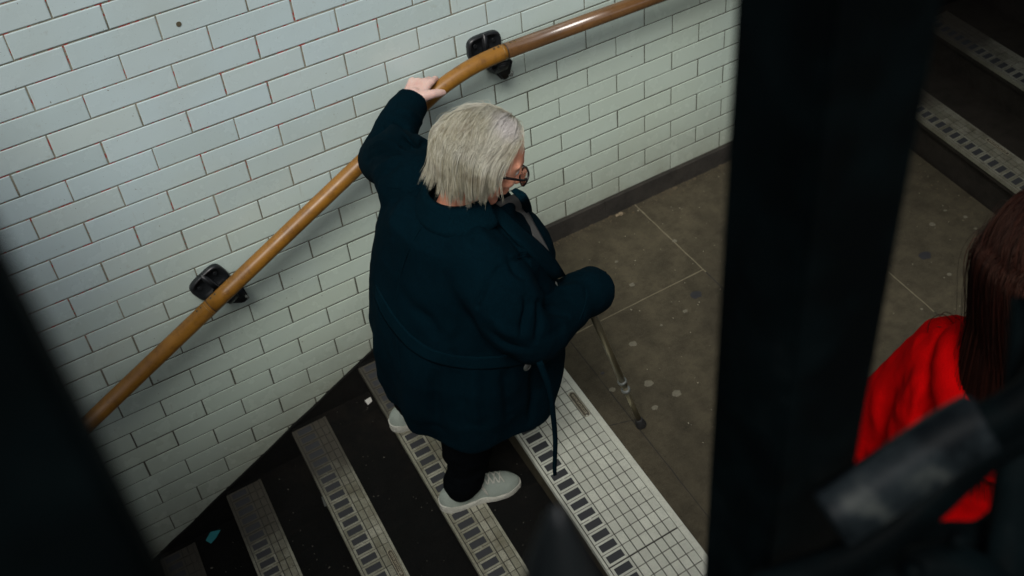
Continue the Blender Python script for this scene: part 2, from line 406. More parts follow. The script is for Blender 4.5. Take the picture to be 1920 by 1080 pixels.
# unseen slabs added over the lower and upper flights to shade wall and steps
bm = bmesh.new(); add_box(bm, -6, -.58, -2.46, .3, 1.80, 2.0)
tag(obj('shade_slab', bm, MT['render']), 'unseen slab added over the lower flight on the left to shade wall and steps', 'light_blocker')
bm = bmesh.new(); add_box(bm, 1.75, 7, -2.9, .3, 2.50, 2.7)
tag(obj('shade_slab', bm, MT['render']), 'unseen slab added over the upper flight on the right to shade its steps', 'light_blocker')
bm = bmesh.new(); add_box(bm, -6, 6, -2.62, -2.46, -2.2, 1.16); add_box(bm, -6, 6, -2.64, -2.44, 1.16, 1.22)
pw = tag(obj('parapet_wall', bm, MT['render']), 'low rendered wall under the black railings on the street side of the stairwell', 'wall')

# ---------------------------------------------------------------- tiled wall
TW, TH, V0 = .25, .075, 21.1
wall = empty('tiled_wall', (1.2, 0, 0), 'long wall of pale glazed brick tiles behind the stairs and handrail', 'wall')
bm = bmesh.new(); add_box(bm, -1.6, 4.0, .0021, .22, -1.6, 2.3)
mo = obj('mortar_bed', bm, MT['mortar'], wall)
verts = []; faces = []
def tile(x0, x1, z0, z1):
    g = .0019 + .0008 * random.random(); x0 += g; x1 -= g; z0 += g * (.8 + .5 * random.random()); z1 -= g; b = .0022
    x0 += random.uniform(-1, 1) * .0008; x1 += random.uniform(-1, 1) * .0008; z0 += random.uniform(-1, 1) * .0006; z1 += random.uniform(-1, 1) * .0006
    yo = random.uniform(-.0006, .0006); tx = random.uniform(-1, 1) * .0022; tz = random.uniform(-1, 1) * .0035
    n = len(verts)
    def Y(x, z, y): return y + yo + tx * (x - (x0 + x1) / 2) + tz * (z - (z0 + z1) / 2)
    for (a, c, e, y) in ((x0, z0, 0, .0045), (x1, z0, 0, .0045), (x1, z1, 0, .0045), (x0, z1, 0, .0045)): verts.append((a, Y(a, c, y), c))
    h = b * .35
    for (a, c) in ((x0, z0), (x1, z0), (x1, z1), (x0, z1)): verts.append((a, Y(a, c, .0008), c))
    for (a, c) in ((x0 + b, z0 + b), (x1 - b, z0 + b), (x1 - b, z1 - b), (x0 + b, z1 - b)): verts.append((a, Y(a, c, 0), c))
    for r in (0, 4):
        for k in range(4): faces.append((n + r + k, n + r + (k + 1) % 4, n + r + 4 + (k + 1) % 4, n + r + 4 + k))
    faces.append((n + 8, n + 9, n + 10, n + 11))
for v in range(-8, 38):
    z1_, z0_ = (V0 - v) * TH, (V0 - v - 1) * TH
    off = 0 if v % 2 == 0 else .5
    dz = .0
    for u in range(-6, 16):
        x0, x1 = (u + off) * TW, (u + off + 1) * TW
        lim = lambda x: min(.5 * x - .492, .085)     # top of stringer / skirting
        if z1_ <= lim(x0) + .002 and z1_ <= lim(x1): continue
        tile(x0, x1, max(z0_, -9) if v != 19 else z0_, z1_)
me = bpy.data.meshes.new('wall_tiles'); me.from_pydata(verts, [], faces)
for p in me.polygons: p.use_smooth = False
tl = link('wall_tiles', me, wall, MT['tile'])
# drill hole in one tile
bm = bmesh.new(); c = at_y(335, 45)
add_tube(bm, [(c.x, -.0006, c.z), (c.x, -.0016, c.z)], .0075, n=14); obj('drill_hole', bm, mat('hole_dirt', (.10, .085, .05), .9), wall)
# skirting stones along the landing, dark sloping stringer along the flight
bm = bmesh.new(); x = 1.12; k = 0
xs = [1.03, 1.2, 1.497, 1.797, 2.145, 2.49, 2.84, 3.1]
for a, b in zip(xs, xs[1:]):
    add_box(bm, a + .001, b - .001, -.012 - random.random() * .001, .003, -.02, .081 + random.uniform(-.001, .001))
bmesh.ops.bevel(bm, geom=[e for e in bm.edges], offset=.0015, segments=1, affect='EDGES')
obj('skirting', bm, MT['skirt'], wall)
bm = bmesh.new()
P = []
for x in np.linspace(-1.5, 1.11, 30):
    z = .5 * x - .492 + .006 * noise.noise(Vector((x * 9, 0, 0)))
    P.append((x, min(z, .08)))
for (a, za), (b, zb) in zip(P, P[1:]):
    add_hexa(bm, [(a, -.009, za - .3), (b, -.009, zb - .3), (b, .003, zb - .3), (a, .003, za - .3), (a, -.009, za), (b, -.009, zb), (b, .003, zb), (a, .003, za)])
bmesh.ops.remove_doubles(bm, verts=bm.verts, dist=.0001)
obj('stringer', bm, MT['stringer'], wall)

bm = bmesh.new(); P = [(x, .15 + .484 * (x - 3.10) + .17) for x in np.linspace(3.06, 3.98, 12)]
for (a, za), (b, zb) in zip(P, P[1:]):
    add_hexa(bm, [(a, -.009, -.05), (b, -.009, -.05), (b, .003, -.05), (a, .003, -.05), (a, -.009, za), (b, -.009, zb), (b, .003, zb), (a, .003, za)])
bmesh.ops.remove_doubles(bm, verts=bm.verts, dist=.0001); obj('stringer', bm, MT['stringer'], wall)

# ---------------------------------------------------------------- flights
def plate_mesh(x0, sk, z, ncol, colw, w_rect, margin, ymax, ymin, text_at=None, dirt=1):
    """returns bm: materials 0 light, 1 ground, 2 insert"""
    bm = bmesh.new(); PT = .0425
    def W_(t, y): return x0 + sk * y + t
    def q(t0, t1, ya, yb, z0, z1, mi, bev=0):
        vs = [(W_(t0, ya), ya, z0), (W_(t1, ya), ya, z0), (W_(t1, yb), yb, z0), (W_(t0, yb), yb, z0),
              (W_(t0 + bev, ya), ya + bev * (1 if yb > ya else -1), z1), (W_(t1 - bev, ya), ya + bev, z1), (W_(t1 - bev, yb), yb - bev, z1), (W_(t0 + bev, yb), yb - bev, z1)]
        add_hexa(bm, vs, mi)
    tot = .006 + w_rect + ncol * colw + margin
    q(.001, tot, ymin, ymax, z + .0006, z + .002, 1)
    zt = z + .0042
    q(-.006, .0035, ymin, ymax, z - .012, z + .0036, 0, .001)          # rounded nose
    q(tot - margin, tot, ymin, ymax, z + .0008, zt, 0, .0005)
    y = ymax - .0005; k = 0
    g = .0014
    while y - PT > ymin:
        ya, yb = y - PT + g, y - g
        t0, t1 = .0055, .0055 + w_rect - g
        fw = .0068; fe = .0075
        for a in ((t0, t0 + fe, ya, yb), (t1 - fe, t1, ya, yb), (t0 + fe, t1 - fe, ya, ya + fw), (t0 + fe, t1 - fe, yb - fw, yb)):
            q(*a, z + .0018, zt, 0)
        q(t0 + fe, t1 - fe, ya + fw, yb - fw, z + .0018, z + .0030, 2)
        for c in range(ncol):
            a0 = .006 + w_rect + c * colw + g; a1 = a0 + colw - 2 * g
            q(a0, a1, ya, yb, z + .0018, zt, 0, .0004)
        if k % 4 == 2:   # screw heads on the cross joints
            for tt in (.0055 + w_rect * .5, tot - margin - colw * .6):
                cx = W_(tt, y); rr = .0042
                bmesh.ops.create_cone(bm, cap_ends=True, segments=12, radius1=rr, radius2=rr * .8, depth=.0016, matrix=Matrix.Translation((cx, y, zt + .0006)))
        y -= PT; k += 1
    return bm, tot, W_, zt
def plate_badges(parent, tot, margin, colw, W_, zt, text_at, mt_text):
    for ta in text_at:
        tc = tot - margin - colw / 2; n = 14
        bm = bmesh.new(); vs = []; r = colw * .34; L = .116
        for s, cy in ((1, ta - .014 - r), (-1, ta - .014 - L + r)):
            for j in range(n + 1):
                a = math.pi * j / n; dx = math.cos(a) * r * s; dy = math.sin(a) * r * s
                vs.append((tc + dx, cy + dy))
        lo = [bm.verts.new((W_(a, b), b, zt - .0012)) for a, b in vs]; hi = [bm.verts.new((W_(a, b), b, zt + .0005)) for a, b in vs]
        bm.faces.new(hi)
        for j in range(len(vs)): bm.faces.new([lo[j], lo[(j + 1) % len(vs)], hi[(j + 1) % len(vs)], hi[j]])
        bmesh.ops.recalc_face_normals(bm, faces=bm.faces)
        bd = obj('badge', bm, MT['badge'], parent)
        # light rim round the badge
        bm = bmesh.new()
        rim = [Vector((W_(tc + (a - tc) * 1.16, b), b + (.002 if i <= n else -.002), zt + .0004)) for i, (a, b) in enumerate(vs)]
        add_tube(bm, rim + [rim[0], rim[1]], .0011, n=6, cap=False); obj('badge_rim', bm, mt_text, bd)
        cu = bpy.data.curves.new('t', 'FONT'); cu.body = 'WWW.AATI.CO.UK'; cu.size = .0115; cu.extrude = .0005; cu.align_x = 'CENTER'; cu.align_y = 'CENTER'; cu.resolution_u = 2
        to = bpy.data.objects.new('t', cu); COL.objects.link(to)
        dg = bpy.context.evaluated_depsgraph_get(); tm = bpy.data.meshes.new_from_object(to.evaluated_get(dg)); bpy.data.objects.remove(to)
        w = max(v.co.x for v in tm.vertices) - min(v.co.x for v in tm.vertices); s = (L * .86) / w
        cy = ta - .014 - L / 2
        ang = math.atan2(-1, -(W_(0, 1) - W_(0, 0)))
        tm.transform(Matrix.Translation((W_(tc, cy), cy, zt + .0008)) @ Matrix.Rotation(ang, 4, 'Z') @ Matrix.Diagonal((s, s * 1.1, 1, 1)))
        link('badge_lettering', tm, bd, mt_text)
MT['badge'] = mat('badge_ground', (.07, .06, .042), .8); MT['letter'] = mat('badge_letters', (.34, .31, .22), .7)

def step_block(x0, x1, sk, z, depth, ymin):
    bm = bmesh.new(); b = .018
    f = lambda x, y: x + sk * y
    add_hexa(bm, [(f(x0 + b, ymin), ymin, z - depth), (f(x1, ymin), ymin, z - depth), (f(x1, -.001), -.001, z - depth), (f(x0 + b, -.001), -.001, z - depth),
                  (f(x0 + b, ymin), ymin, z - .03), (f(x1, ymin), ymin, z - .03), (f(x1, -.001), -.001, z - .03), (f(x0 + b, -.001), -.001, z - .03)])
    N = 60; ys = np.linspace(ymin, -.010, N); top = []; mid = []; back = []
    for y in ys:
        e = .0022 * noise.noise(Vector((y * 25, x0 * 9, 0))); top.append((f(x0 + e, y), y, z)); mid.append((f(x0 + e - .002, y), y, z - .03)); back.append((f(x1, y), y, z))
    T = [bm.verts.new(p) for p in top]; Mv = [bm.verts.new(p) for p in mid]; B = [bm.verts.new(p) for p in back]
    for i in range(N - 1):
        bm.faces.new([T[i + 1], T[i], B[i], B[i + 1]][::-1]); bm.faces.new([T[i], T[i + 1], Mv[i + 1], Mv[i]][::-1])
    return bm
st = empty('staircase', (.4, -1.2, -.6), 'dark flight of stone steps going down to the left below the landing', 'stairs')
for k in range(1, 8):
    z = -RISE * k
    obj('step', step_block(NX[k], NX[k - 1] + .019, SK, z, .6, y1), MT['tread'], st)
    pl_txt = {1: [-1.62], 2: [-.79 + .115], 3: [-.95], 4: [-1.1]}.get(k, [-1.0])
    if k == 2: pl_txt = [-.687]
    bm, tot, W_, zt = plate_mesh(NX[k], SK, z, 2, .0222, .0695, .010, -.03, y1 + .02, pl_txt)
    pl = obj('nosing_plate', bm, [MT['platen'], MT['platebase'], MT['insert']], st)
    plate_badges(pl, tot, .010, .0222, W_, zt, pl_txt, MT['letter'])
# edge of the landing: the wide pale plate, with a joint
bm = bmesh.new()
f = lambda x, y: x + SK * y
add_hexa(bm, [(f(NX[0] + .018, y1), y1, -.75), (f(NX[0] + .06, y1), y1, -.75), (f(NX[0] + .06, -.001), -.001, -.75), (f(NX[0] + .018, -.001), -.001, -.75),
              (f(NX[0] + .018, y1), y1, -.004), (f(NX[0] + .06, y1), y1, -.004), (f(NX[0] + .06, -.001), -.001, -.004), (f(NX[0] + .018, -.001), -.001, -.004)])
obj('riser', bm, MT['tread'], st)
SKL = .10
for a, b, tx in ((-.06, -1.3370, [-.697]), (-1.3376, y1 + .02, [-1.9])):
    bm, tot, W_, zt = plate_mesh(NX[0] + .012, SKL, 0, 6, .0287, .0695, .022, a, b, tx)
    pl = obj('nosing_plate', bm, [MT['platew'], MT['platebase'], MT['insert']], st)
    pl['label'] = 'wide pale gritted plate along the landing edge'
    plate_badges(pl, tot, .022, .0287, W_, zt, tx, MT['letter'])

# upper flight on the far right
st2 = empty('staircase', (3.5, -1.2, 0), 'dark flight of stone steps rising on the far right beyond the red hoodie', 'stairs')
UX = [3.125, 3.435, 3.745, 4.055, 4.365, 4.675]; SK2 = .17
for k in range(5):
    z = RISE * (k + 1)
    obj('step', step_block(UX[k], UX[k + 1] + .019, SK2, z, z + .1, y1), MT['darkfloor'], st2)
    bm, tot, W_, zt = plate_mesh(UX[k], SK2, z, 3, .022, .062, .008, -.05, y1 + .02, [-.66])
    pl = obj('nosing_plate', bm, [MT['plateu'], MT['platebase'], MT['insert']], st2)
    plate_badges(pl, tot, .008, .022, W_, zt, [-.66], MT['letter'])

# ---------------------------------------------------------------- handrail
hr = empty('handrail', (.6, -.085, .6), 'ochre tubular handrail fixed to the tiled wall, bent where the steps meet the landing', 'handrail')
YR = -.09; RR = .0262
slope = lambda x: .4991 * (x - .968) + .800
lo = [(x, YR, slope(x)) for x in (-1.35, -.6, .248)]
bend = [(x, YR, z) for x, z in ((.248, slope(.248)), (.6, slope(.6)), (.90, slope(.90)), (1.02, .826), (1.12, .876), (1.22, .906), (1.30, .918), (1.378, .922))]
up_ = [(1.378, YR, .922), (2.0, YR, .912), (3.3, YR, .90)]
for P, m_ in ((lo, 'rail'), (catmull(bend, 6), 'rail'), (up_, 'railw')):
    bm = bmesh.new(); add_tube(bm, P, RR, n=32); ro = obj('rail', bm, MT[m_], hr, True)
    if m_ == 'railw': ro['label'] = 'level brown worn length of rail with a bright sheen'
def around(c, d, up, r, t):
    d = d.normalized(); u = (up - d * up.dot(d)).normalized(); w = d.cross(u); return c + u * math.cos(t) * r + w * math.sin(t) * r, u * math.cos(t) + w * math.sin(t)
for jx, jz, dx in ((.248, slope(.248), Vector((1, 0, .4991))), (1.378, .922, Vector((1, 0, -.01)))):
    c = Vector((jx, YR, jz)); dx = dx.normalized()
    bm = bmesh.new(); add_tube(bm, [c - dx * .0012, c + dx * .0012], RR + .0003, n=32); obj('joint_ring', bm, MT['black'], hr)
    bm = bmesh.new(); add_tube(bm, [c - dx * .0125, c - dx * .0115], RR + .0005, n=32); obj('joint_ring', bm, MT['brass'], hr)
    for s in (-.040, -.024, .018, .036):
        n_ = Vector((-dx.z, -.12, dx.x)).normalized(); p_ = c + dx * s + n_ * (RR + .0002)
        bm = bmesh.new(); add_tube(bm, [p_ - n_ * .002, p_ + n_ * .0006], .0042, n=14); add_tube(bm, [p_ , p_ + n_ * .0010], .0022, n=10, mi=1)
        obj('screw', bm, [mat('screw_ring', (.20, .12, .04), .5, .4), MT['black']], hr)
    # bracket: rounded wall plate with two pockets, arm under the rail, forked foot
    wc = Vector((jx - .030, 0, jz - .004)) if dx.z < .1 else Vector((jx + .03, 0, jz + .026))
    ex = dx; ez = Vector((-dx.z, 0, dx.x))
    def wp(a, y, b): return wc + ex * a + ez * b + Vector((0, y, 0))
    bm = bmesh.new(); n = 40; A_, B_ = .060, .042; rings = []
    prof = [(1.04, .004), (1.04, -.010), (1.0, -.017), (.88, -.019), (.78, -.008)]
    for s, y in prof:
        ring = []
        for k in range(n):
            t = 2 * math.pi * k / n; cx = abs(math.cos(t)) ** .55 * math.copysign(1, math.cos(t)) * A_ * s; cz = abs(math.sin(t)) ** .55 * math.copysign(1, math.sin(t)) * B_ * s
            ring.append(bm.verts.new(wp(cx, y, cz)))
        rings.append(ring)
    for a, b in zip(rings, rings[1:]):
        for k in range(n): bm.faces.new([a[k], a[(k + 1) % n], b[(k + 1) % n], b[k]])
    bm.faces.new(rings[-1]); bmesh.ops.recalc_face_normals(bm, faces=bm.faces)
    br = obj('bracket', bm, MT['black'], hr, True)
    bm = bmesh.new()       # web across the plate and the arm that reaches out under the rail
    add_hexa(bm, [wp(-.008, -.004, -.046), wp(.012, -.004, -.046), wp(.012, -.020, -.046), wp(-.008, -.020, -.046), wp(-.008, -.004, .044), wp(.010, -.004, .044), wp(.010, -.020, .044), wp(-.008, -.020, .044)])
    bmesh.ops.bevel(bm, geom=[e for e in bm.edges], offset=.003, segments=2, affect='EDGES'); obj('web', bm, MT['black'], br, True)
    bm = bmesh.new()
    add_strip(bm, catmull([wp(.004, -.008, -.040), wp(.008, -.035, -.066), wp(.016, -.062, -.070), wp(.020, -.085, -.050), wp(.022, -.088, -.028)], 5), .040, .016, ex, wscale=None)
    bmesh.ops.bevel(bm, geom=[e for e in bm.edges], offset=.003, segments=2, affect='EDGES'); obj('arm', bm, MT['black'], br, True)
    bm = bmesh.new()
    add_hexa(bm, [wp(.022, -.02, -.108), wp(.052, -.02, -.108), wp(.050, -.070, -.112), wp(.026, -.070, -.112), wp(-.022, -.004, -.03), wp(.062, -.004, -.03), wp(.070, -.075, -.048), wp(-.018, -.075, -.048)])
    bmesh.ops.bevel(bm, geom=[e for e in bm.edges], offset=.006, segments=3, affect='EDGES'); obj('foot', bm, MT['black'], br, True)
    bm = bmesh.new(); add_tube(bm, catmull([wp(.048, -.058, -.100), wp(.052, -.082, -.094), wp(.052, -.086, -.078)], 4), .004, n=10); obj('hook', bm, MT['steel'], br, True)
    for s in (-1, 1):
        bm = bmesh.new(); q = wp(.034 * s, -.010, .012); add_tube(bm, [q, q + Vector((0, -.004, 0))], .0075, n=6); obj('bolt', bm, MT['black'], br)

# ---------------------------------------------------------------- litter
def scrap(name, pts, z, m, label, cat, lift=.004, group=None):
    bm = bmesh.new(); c = sum((Vector(p) for p in pts), Vector()) / len(pts)
    vs = [bm.verts.new((p[0], p[1], z + .0015 + lift * abs(noise.noise(Vector(p) * 60)))) for p in pts]; v2 = [bm.verts.new(v.co + Vector((0, 0, .0006))) for v in vs]
    bm.faces.new(vs[::-1]); bm.faces.new(v2)
    for i in range(len(vs)): bm.faces.new([vs[i], vs[(i + 1) % len(vs)], v2[(i + 1) % len(vs)], v2[i]])
    return tag(obj(name, bm, m), label, cat, group)
def zp(px, py, z): v = at_z(px, py, z); return (v.x, v.y, 0)
scrap('paper_scrap', [zp(*a, -.60) for a in ((395, 998), (414, 994), (405, 1010), (396, 1020), (386, 1014))], -.60, MT['teal'], 'small torn teal paper scrap on the lowest dark tread near the wall', 'litter')
scrap('paper_scrap', [zp(*a, -.30) for a in ((684, 752), (695, 746), (698, 753), (690, 760))], -.30, MT['white'], 'tiny crumpled white scrap on a dark tread left of the navy coat', 'litter', .010)
scrap('paper_scrap', [zp(*a, -.45) for a in ((603, 934), (609, 931), (615, 948), (609, 951))], -.45, mat('grey_scrap', (.10, .11, .10), .8), 'dull grey scrap leaning against the riser beside the second nosing plate', 'litter', .010)
def bits(name, N, region, zf, m, label, smin=.0012, smax=.004):
    bm = bmesh.new()
    for i in range(N):
        x, y = region(); s = random.uniform(smin, smax) * (1 if random.random() > .06 else 2.2)
        mm = Matrix.Translation((x, y, zf + s * .4)) @ Matrix.Rotation(random.random() * 6, 4, 'Z') @ Matrix.Rotation(random.uniform(-.5, .5), 4, 'X') @ Matrix.Diagonal((s * random.uniform(.8, 2), s, s * .35, 1))
        bmesh.ops.create_icosphere(bm, subdivisions=1, radius=1, matrix=mm)
        for v in bm.verts[-12:] if False else []: pass
    return tag(obj(name, bm, m), label, kind='stuff')
bits('grit', 420, lambda: (random.uniform(1.15, 3.0), -.012 - abs(random.gauss(0, .022))), 0, MT['grit'], 'crumbs of leaf litter and grit along the foot of the tiled wall')
bits('floor_dust', 260, lambda: (random.uniform(1.35, 3.0), -random.random() ** 1.3 * 1.6), 0, mat('pale_crumb', (.26, .24, .18), .9), 'pale crumbs scattered over the landing', .0008, .0022)
bits('step_dust', 160, lambda: (lambda y: (random.uniform(3.0, 3.13) + SK2 * y - .02, y))(-random.random() * 1.5), 0, MT['grit'], 'dirt gathered below the upper flight', .001, .004)
for k in (1, 2, 3, 4):
    bits('tread_dust', 40, (lambda k=k: (lambda y: (random.uniform(NX[k] + .14, NX[k - 1]) + SK * y, y))(-random.random() ** .8 * 1.2 - .01)), -RISE * k, mat('step_crumb', (.12, .11, .09), .9), 'crumbs on the %s dark tread below the landing' % ['', 'first', 'second', 'third', 'fourth'][k], .0007, .002)
c = at_z(1160, 405); bm = bmesh.new()
for i in range(9):
    a = c + Vector((random.gauss(0, .012), random.gauss(0, .006), .006)); s = random.uniform(.005, .010)
    pts = [a + Vector((math.cos(t) * s * random.uniform(.6, 1.2), math.sin(t) * s * .6, random.uniform(-.004, .006))) for t in np.linspace(0, 6.28, 7)[:-1]]
    v = [bm.verts.new(p) for p in pts]; v2 = [bm.verts.new(p + Vector((0, 0, .0012))) for p in pts]; bm.faces.new(v[::-1]); bm.faces.new(v2)
    for i2 in range(6): bm.faces.new([v[i2], v[(i2 + 1) % 6], v2[(i2 + 1) % 6], v2[i2]])
tag(obj('dry_leaf', bm, mat('dry_leaf', (.24, .19, .12), .8)), 'crumpled dry leaf on the landing against the stone skirting', 'leaf')

# ---------------------------------------------------------------- railing in front of the camera
def post(x0, x1, ya, yb, z0, z1, label, name='railing_post'):
    bm = bmesh.new(); add_box(bm, x0, x1, ya, yb, z0, z1)
    bmesh.ops.bevel(bm, geom=[e for e in bm.edges if abs((e.verts[0].co - e.verts[1].co).z) > .5], offset=.003, segments=2, affect='EDGES')
    o = obj(name, bm, MT['iron']); tag(o, label, 'railing post'); return o
dx_, dy_ = .360, .334          # near corner relative to the camera
px0 = CAMC.x + dx_; py0 = CAMC.y + dy_
post(px0, px0 + .079, py0 + 0, py0 + .070, 1.22, 2.95, 'thick square black iron post standing right of the white haired person')
post(CAMC.x - .115, CAMC.x - .0058, CAMC.y + .185, CAMC.y + .25, 1.22, 2.95, 'out of focus black iron post filling the lower left corner')
# spear finial between the posts
fc = at_d(1052, 1150, .50)
bm = bmesh.new()
zt_ = at_d(1045, 948, .50)
prof = [(0, .0012), (-.012, .0055), (-.03, .010), (-.055, .0155), (-.08, .019), (-.10, .014), (-.112, .011), (-.12, .018), (-.13, .018), (-.14, .010), (-.3, .010), (-1.02, .010)]
add_tube(bm, [(zt_.x, zt_.y, zt_.z + a) for a, r in prof], [r * 1.4 for a, r in prof], n=20, ell=.8)
fo = tag(obj('railing_finial', bm, mat('finial_paint', (.004, .006, .007), .45, **{'Specular IOR Level': .3}), None, True), 'blurred black spear finial of the railing at the bottom edge', 'finial')
# wrought scroll on the right: worn flat band and the curls behind it
def D(px, py, d): return at_d(px, py, d)
sc = empty('iron_scrollwork', D(1740, 900, .72), 'blurred worn wrought iron scrollwork at the lower right corner', 'ironwork')
vd = (D(1800, 755, .70) - D(1885, 830, .70))
bm = bmesh.new()
add_strip(bm, catmull([D(1555, 975, .70), D(1620, 932, .70), D(1700, 878, .70), D(1780, 825, .70), D(1843, 790, .70)], 6), vd.length * 1.0, .016, vd)
bmesh.ops.bevel(bm, geom=[e for e in bm.edges], offset=.0015, segments=2, affect='EDGES')
obj('worn_band', bm, MT['worn'], sc, True)
for P_, w_, m_ in (([D(1846, 800, .72), D(1905, 770, .72), D(1960, 720, .72), D(1990, 620, .72), D(1975, 500, .72)], .030, 'iron'),
                   ([D(1420, 1110, .73), D(1600, 1045, .73), D(1720, 960, .73), D(1800, 885, .73), D(1870, 833, .73), D(1940, 805, .73)], .024, 'iron'),
                   ([D(1950, 560, .75), D(1940, 700, .75), D(1925, 860, .75), D(1905, 1000, .75), D(1880, 1150, .75)], .036, 'iron'),
                   ([D(1480, 1160, .78), D(1640, 1075, .78), D(1760, 1040, .78), D(1860, 1030, .78), D(1960, 950, .78)], .044, 'iron'),
                   ([D(1560, 1220, .74), D(1660, 1110, .74), D(1740, 1070, .74), D(1820, 1080, .74), D(1900, 1160, .74)], .034, 'iron')):
    bm = bmesh.new(); nd = [(P_[min(i + 1, len(P_) - 1)] - P_[max(i - 1, 0)]).normalized().cross(FWD) for i in range(len(P_))]; q_ = catmull(P_, 6)
    add_strip(bm, q_, w_, .012, [nd[min(i // 6, len(nd) - 1)] for i in range(len(q_))]); obj('scroll', bm, MT[m_], sc, True)
for a_ in ((1795, 1012, .71, .007), (1712, 1072, .71, .008)):
    bm = bmesh.new(); add_ball(bm, D(*a_[:3]), a_[3]); obj('boss', bm, MT['iron'], sc, True)

# ================================================================ PEOPLE
def V3(*a): return Vector(a)
def head_blob(bm, C, F, U, k=1.0):
    """head with forehead, brow, nose, lips, chin, ears; C centre, F forward, U up"""
    F = F.normalized(); U = (U - F * U.dot(F)).normalized(); Sd = U.cross(F)   # Sd = the head's left
    R3 = Matrix((F, Sd, U)).transposed()
    g = lambda f, s, u: C + (F * f + Sd * s + U * u) * k
    add_ball(bm, g(-.012, 0, .030), (.098 * k, .076 * k, .090 * k), R3, 28)
    add_ball(bm, g(.024, 0, .012), (.070 * k, .066 * k, .085 * k), R3, 24)
    add_ball(bm, g(.026, 0, -.052), (.058 * k, .055 * k, .060 * k), R3, 24)
    add_cap(bm, g(.058, -.012, -.092), g(.058, .012, -.092), .020 * k, .020 * k)      # chin
    add_cap(bm, g(.0, -.050, -.052), g(.052, -.016, -.090), .018 * k, .020 * k); add_cap(bm, g(.0, .050, -.052), g(.052, .016, -.090), .018 * k, .020 * k)
    add_cap(bm, g(.084, 0, .014), g(.112, 0, -.026), .009 * k, .0135 * k)                # nose
    for s in (-1, 1):
        add_ball(bm, g(.100, .012 * s, -.030), .0095 * k, seg=12)
        add_cap(bm, g(.086, .014 * s, .026), g(.066, .048 * s, .026), .009 * k, .010 * k)  # brow
        add_ball(bm, g(.066, .036 * s, -.024), (.020 * k, .020 * k, .018 * k), R3, 14)       # cheek
        add_ball(bm, g(-.012, .078 * s, -.004), (.016 * k, .008 * k, .032 * k), R3, 14)       # ear
        add_ball(bm, g(-.006, .075 * s, -.028), (.008 * k, .006 * k, .010 * k), R3, 10)
    add_cap(bm, g(.086, -.016, -.056), g(.086, .016, -.056), .0075 * k, .0075 * k)      # upper lip
    add_cap(bm, g(.084, -.013, -.067), g(.084, .013, -.067), .0085 * k, .0085 * k)      # lower lip
    return g, R3
def eyes(parent, g, k):
    for s in (-1, 1):
        bm = bmesh.new(); add_ball(bm, g(.073, .031 * s, .004), .0125 * k, seg=16); e = obj('eye', bm, mat('eye_white', (.6, .58, .52), .2), parent, True)
        bm = bmesh.new(); add_ball(bm, g(.0815, .031 * s, .003), .0055 * k, seg=12); obj('iris', bm, mat('iris', (.05, .06, .07), .2), e, True)
def hand_blob(bm, wrist, dirv, back, curl, k=1.0, thumb=1, spread=.0, tdir=None, lens=(.072, .080, .075, .060), tl=1.0):
    """palm + four separate curled fingers + thumb. dirv: wrist to knuckles, back: out of the back of the hand, thumb: +1/-1 side"""
    d = dirv.normalized(); b = (back - d * back.dot(d)).normalized(); s = d.cross(b) * thumb      # s points to the thumb side
    w = wrist
    for t in (-.024, -.008, .008, .024):
        add_cap(bm, w + d * .012 * k + s * t * .75 * k, w + d * .082 * k + s * t * 1.05 * k, .0145 * k, .0115 * k, 12)
    add_cap(bm, w - d * .03 * k, w + d * .02 * k, .024 * k, .023 * k, 14)
    for i, t in enumerate((.030, .010, -.010, -.028)):
        L = lens[i] * k; p = w + d * (.086 - .004 * abs(i - 1)) * k + s * t * k; dd = d.copy(); pts = [p]; a = 0
        sd = s * (spread * (1.5 - i))
        for j, fr in enumerate((.44, .31, .25)):
            a += curl[j] if not isinstance(curl[0], (list, tuple)) else curl[i][j]
            dd = (d * math.cos(a) - b * math.sin(a) + sd * (.3 if j else .5)).normalized(); p = p + dd * L * fr; pts.append(p)
        chain(bm, pts, [.0096 * k, .0088 * k, .0080 * k, .0068 * k])
    tp = w + d * .022 * k + s * .028 * k; td = tdir if tdir else (d * .6 + s * .7 - b * .35)
    p1 = tp + td[0] * .038 * k * tl if isinstance(td, list) else tp + td.normalized() * .038 * k * tl
    p2 = p1 + (td[1] if isinstance(td, list) else (td - b * .4)).normalized() * .030 * k * tl; p3 = p2 + (td[2] if isinstance(td, list) else (td - b * .8)).normalized() * .024 * k * tl
    chain(bm, [w + d * .010 * k + s * .012 * k, tp, p1, p2, p3], [.016 * k, .0155 * k, .0125 * k, .0112 * k, .0092 * k])

# ---------------------------------------------------------------- person in the navy coat
person = empty('person', (.72, -.62, -.15), 'stooped white haired person with glasses and long navy coat, one hand on the handrail', 'person')
FC = Vector((.80, -.28, -.50)).normalized(); UP = Vector((.5, -.16, .85)).normalized()
HC = V3(.838, -.918, 1.195)
g_head = None
WR_L = V3(1.000, -.155, .893); EL_L = V3(.815, -.335, .885); SH_L = V3(.79, -.62, 1.00)
WR_R = V3(1.045, -.995, .705); EL_R = V3(.83, -1.09, .76); SH_R = V3(.755, -1.03, .965)
bm = bmesh.new()
g_head, R_head = head_blob(bm, HC, FC, UP)
add_cap(bm, HC + V3(-.03, .01, -.04), V3(.765, -.86, 1.00), .050, .062)
loft(bm, [(.78, -.78, .42, .12, .15), (.78, -.79, .55, .17, .18), (.78, -.80, .72, .18, .18), (.77, -.81, .86, .16, .18), (.75, -.82, .97, .12, .19), (.765, -.84, 1.03, .07, .12)], 32)
for S_, E_, W_h in ((SH_L, EL_L, WR_L), (SH_R, EL_R, WR_R)):
    chain(bm, [S_, E_, W_h], [.055, .040, .026])
ANK_R = V3(.70, -.790, -.045); ANK_L = V3(.725, -.385, -.045); KN_R = V3(.76, -.79, .25); KN_L = V3(.80, -.52, .26)
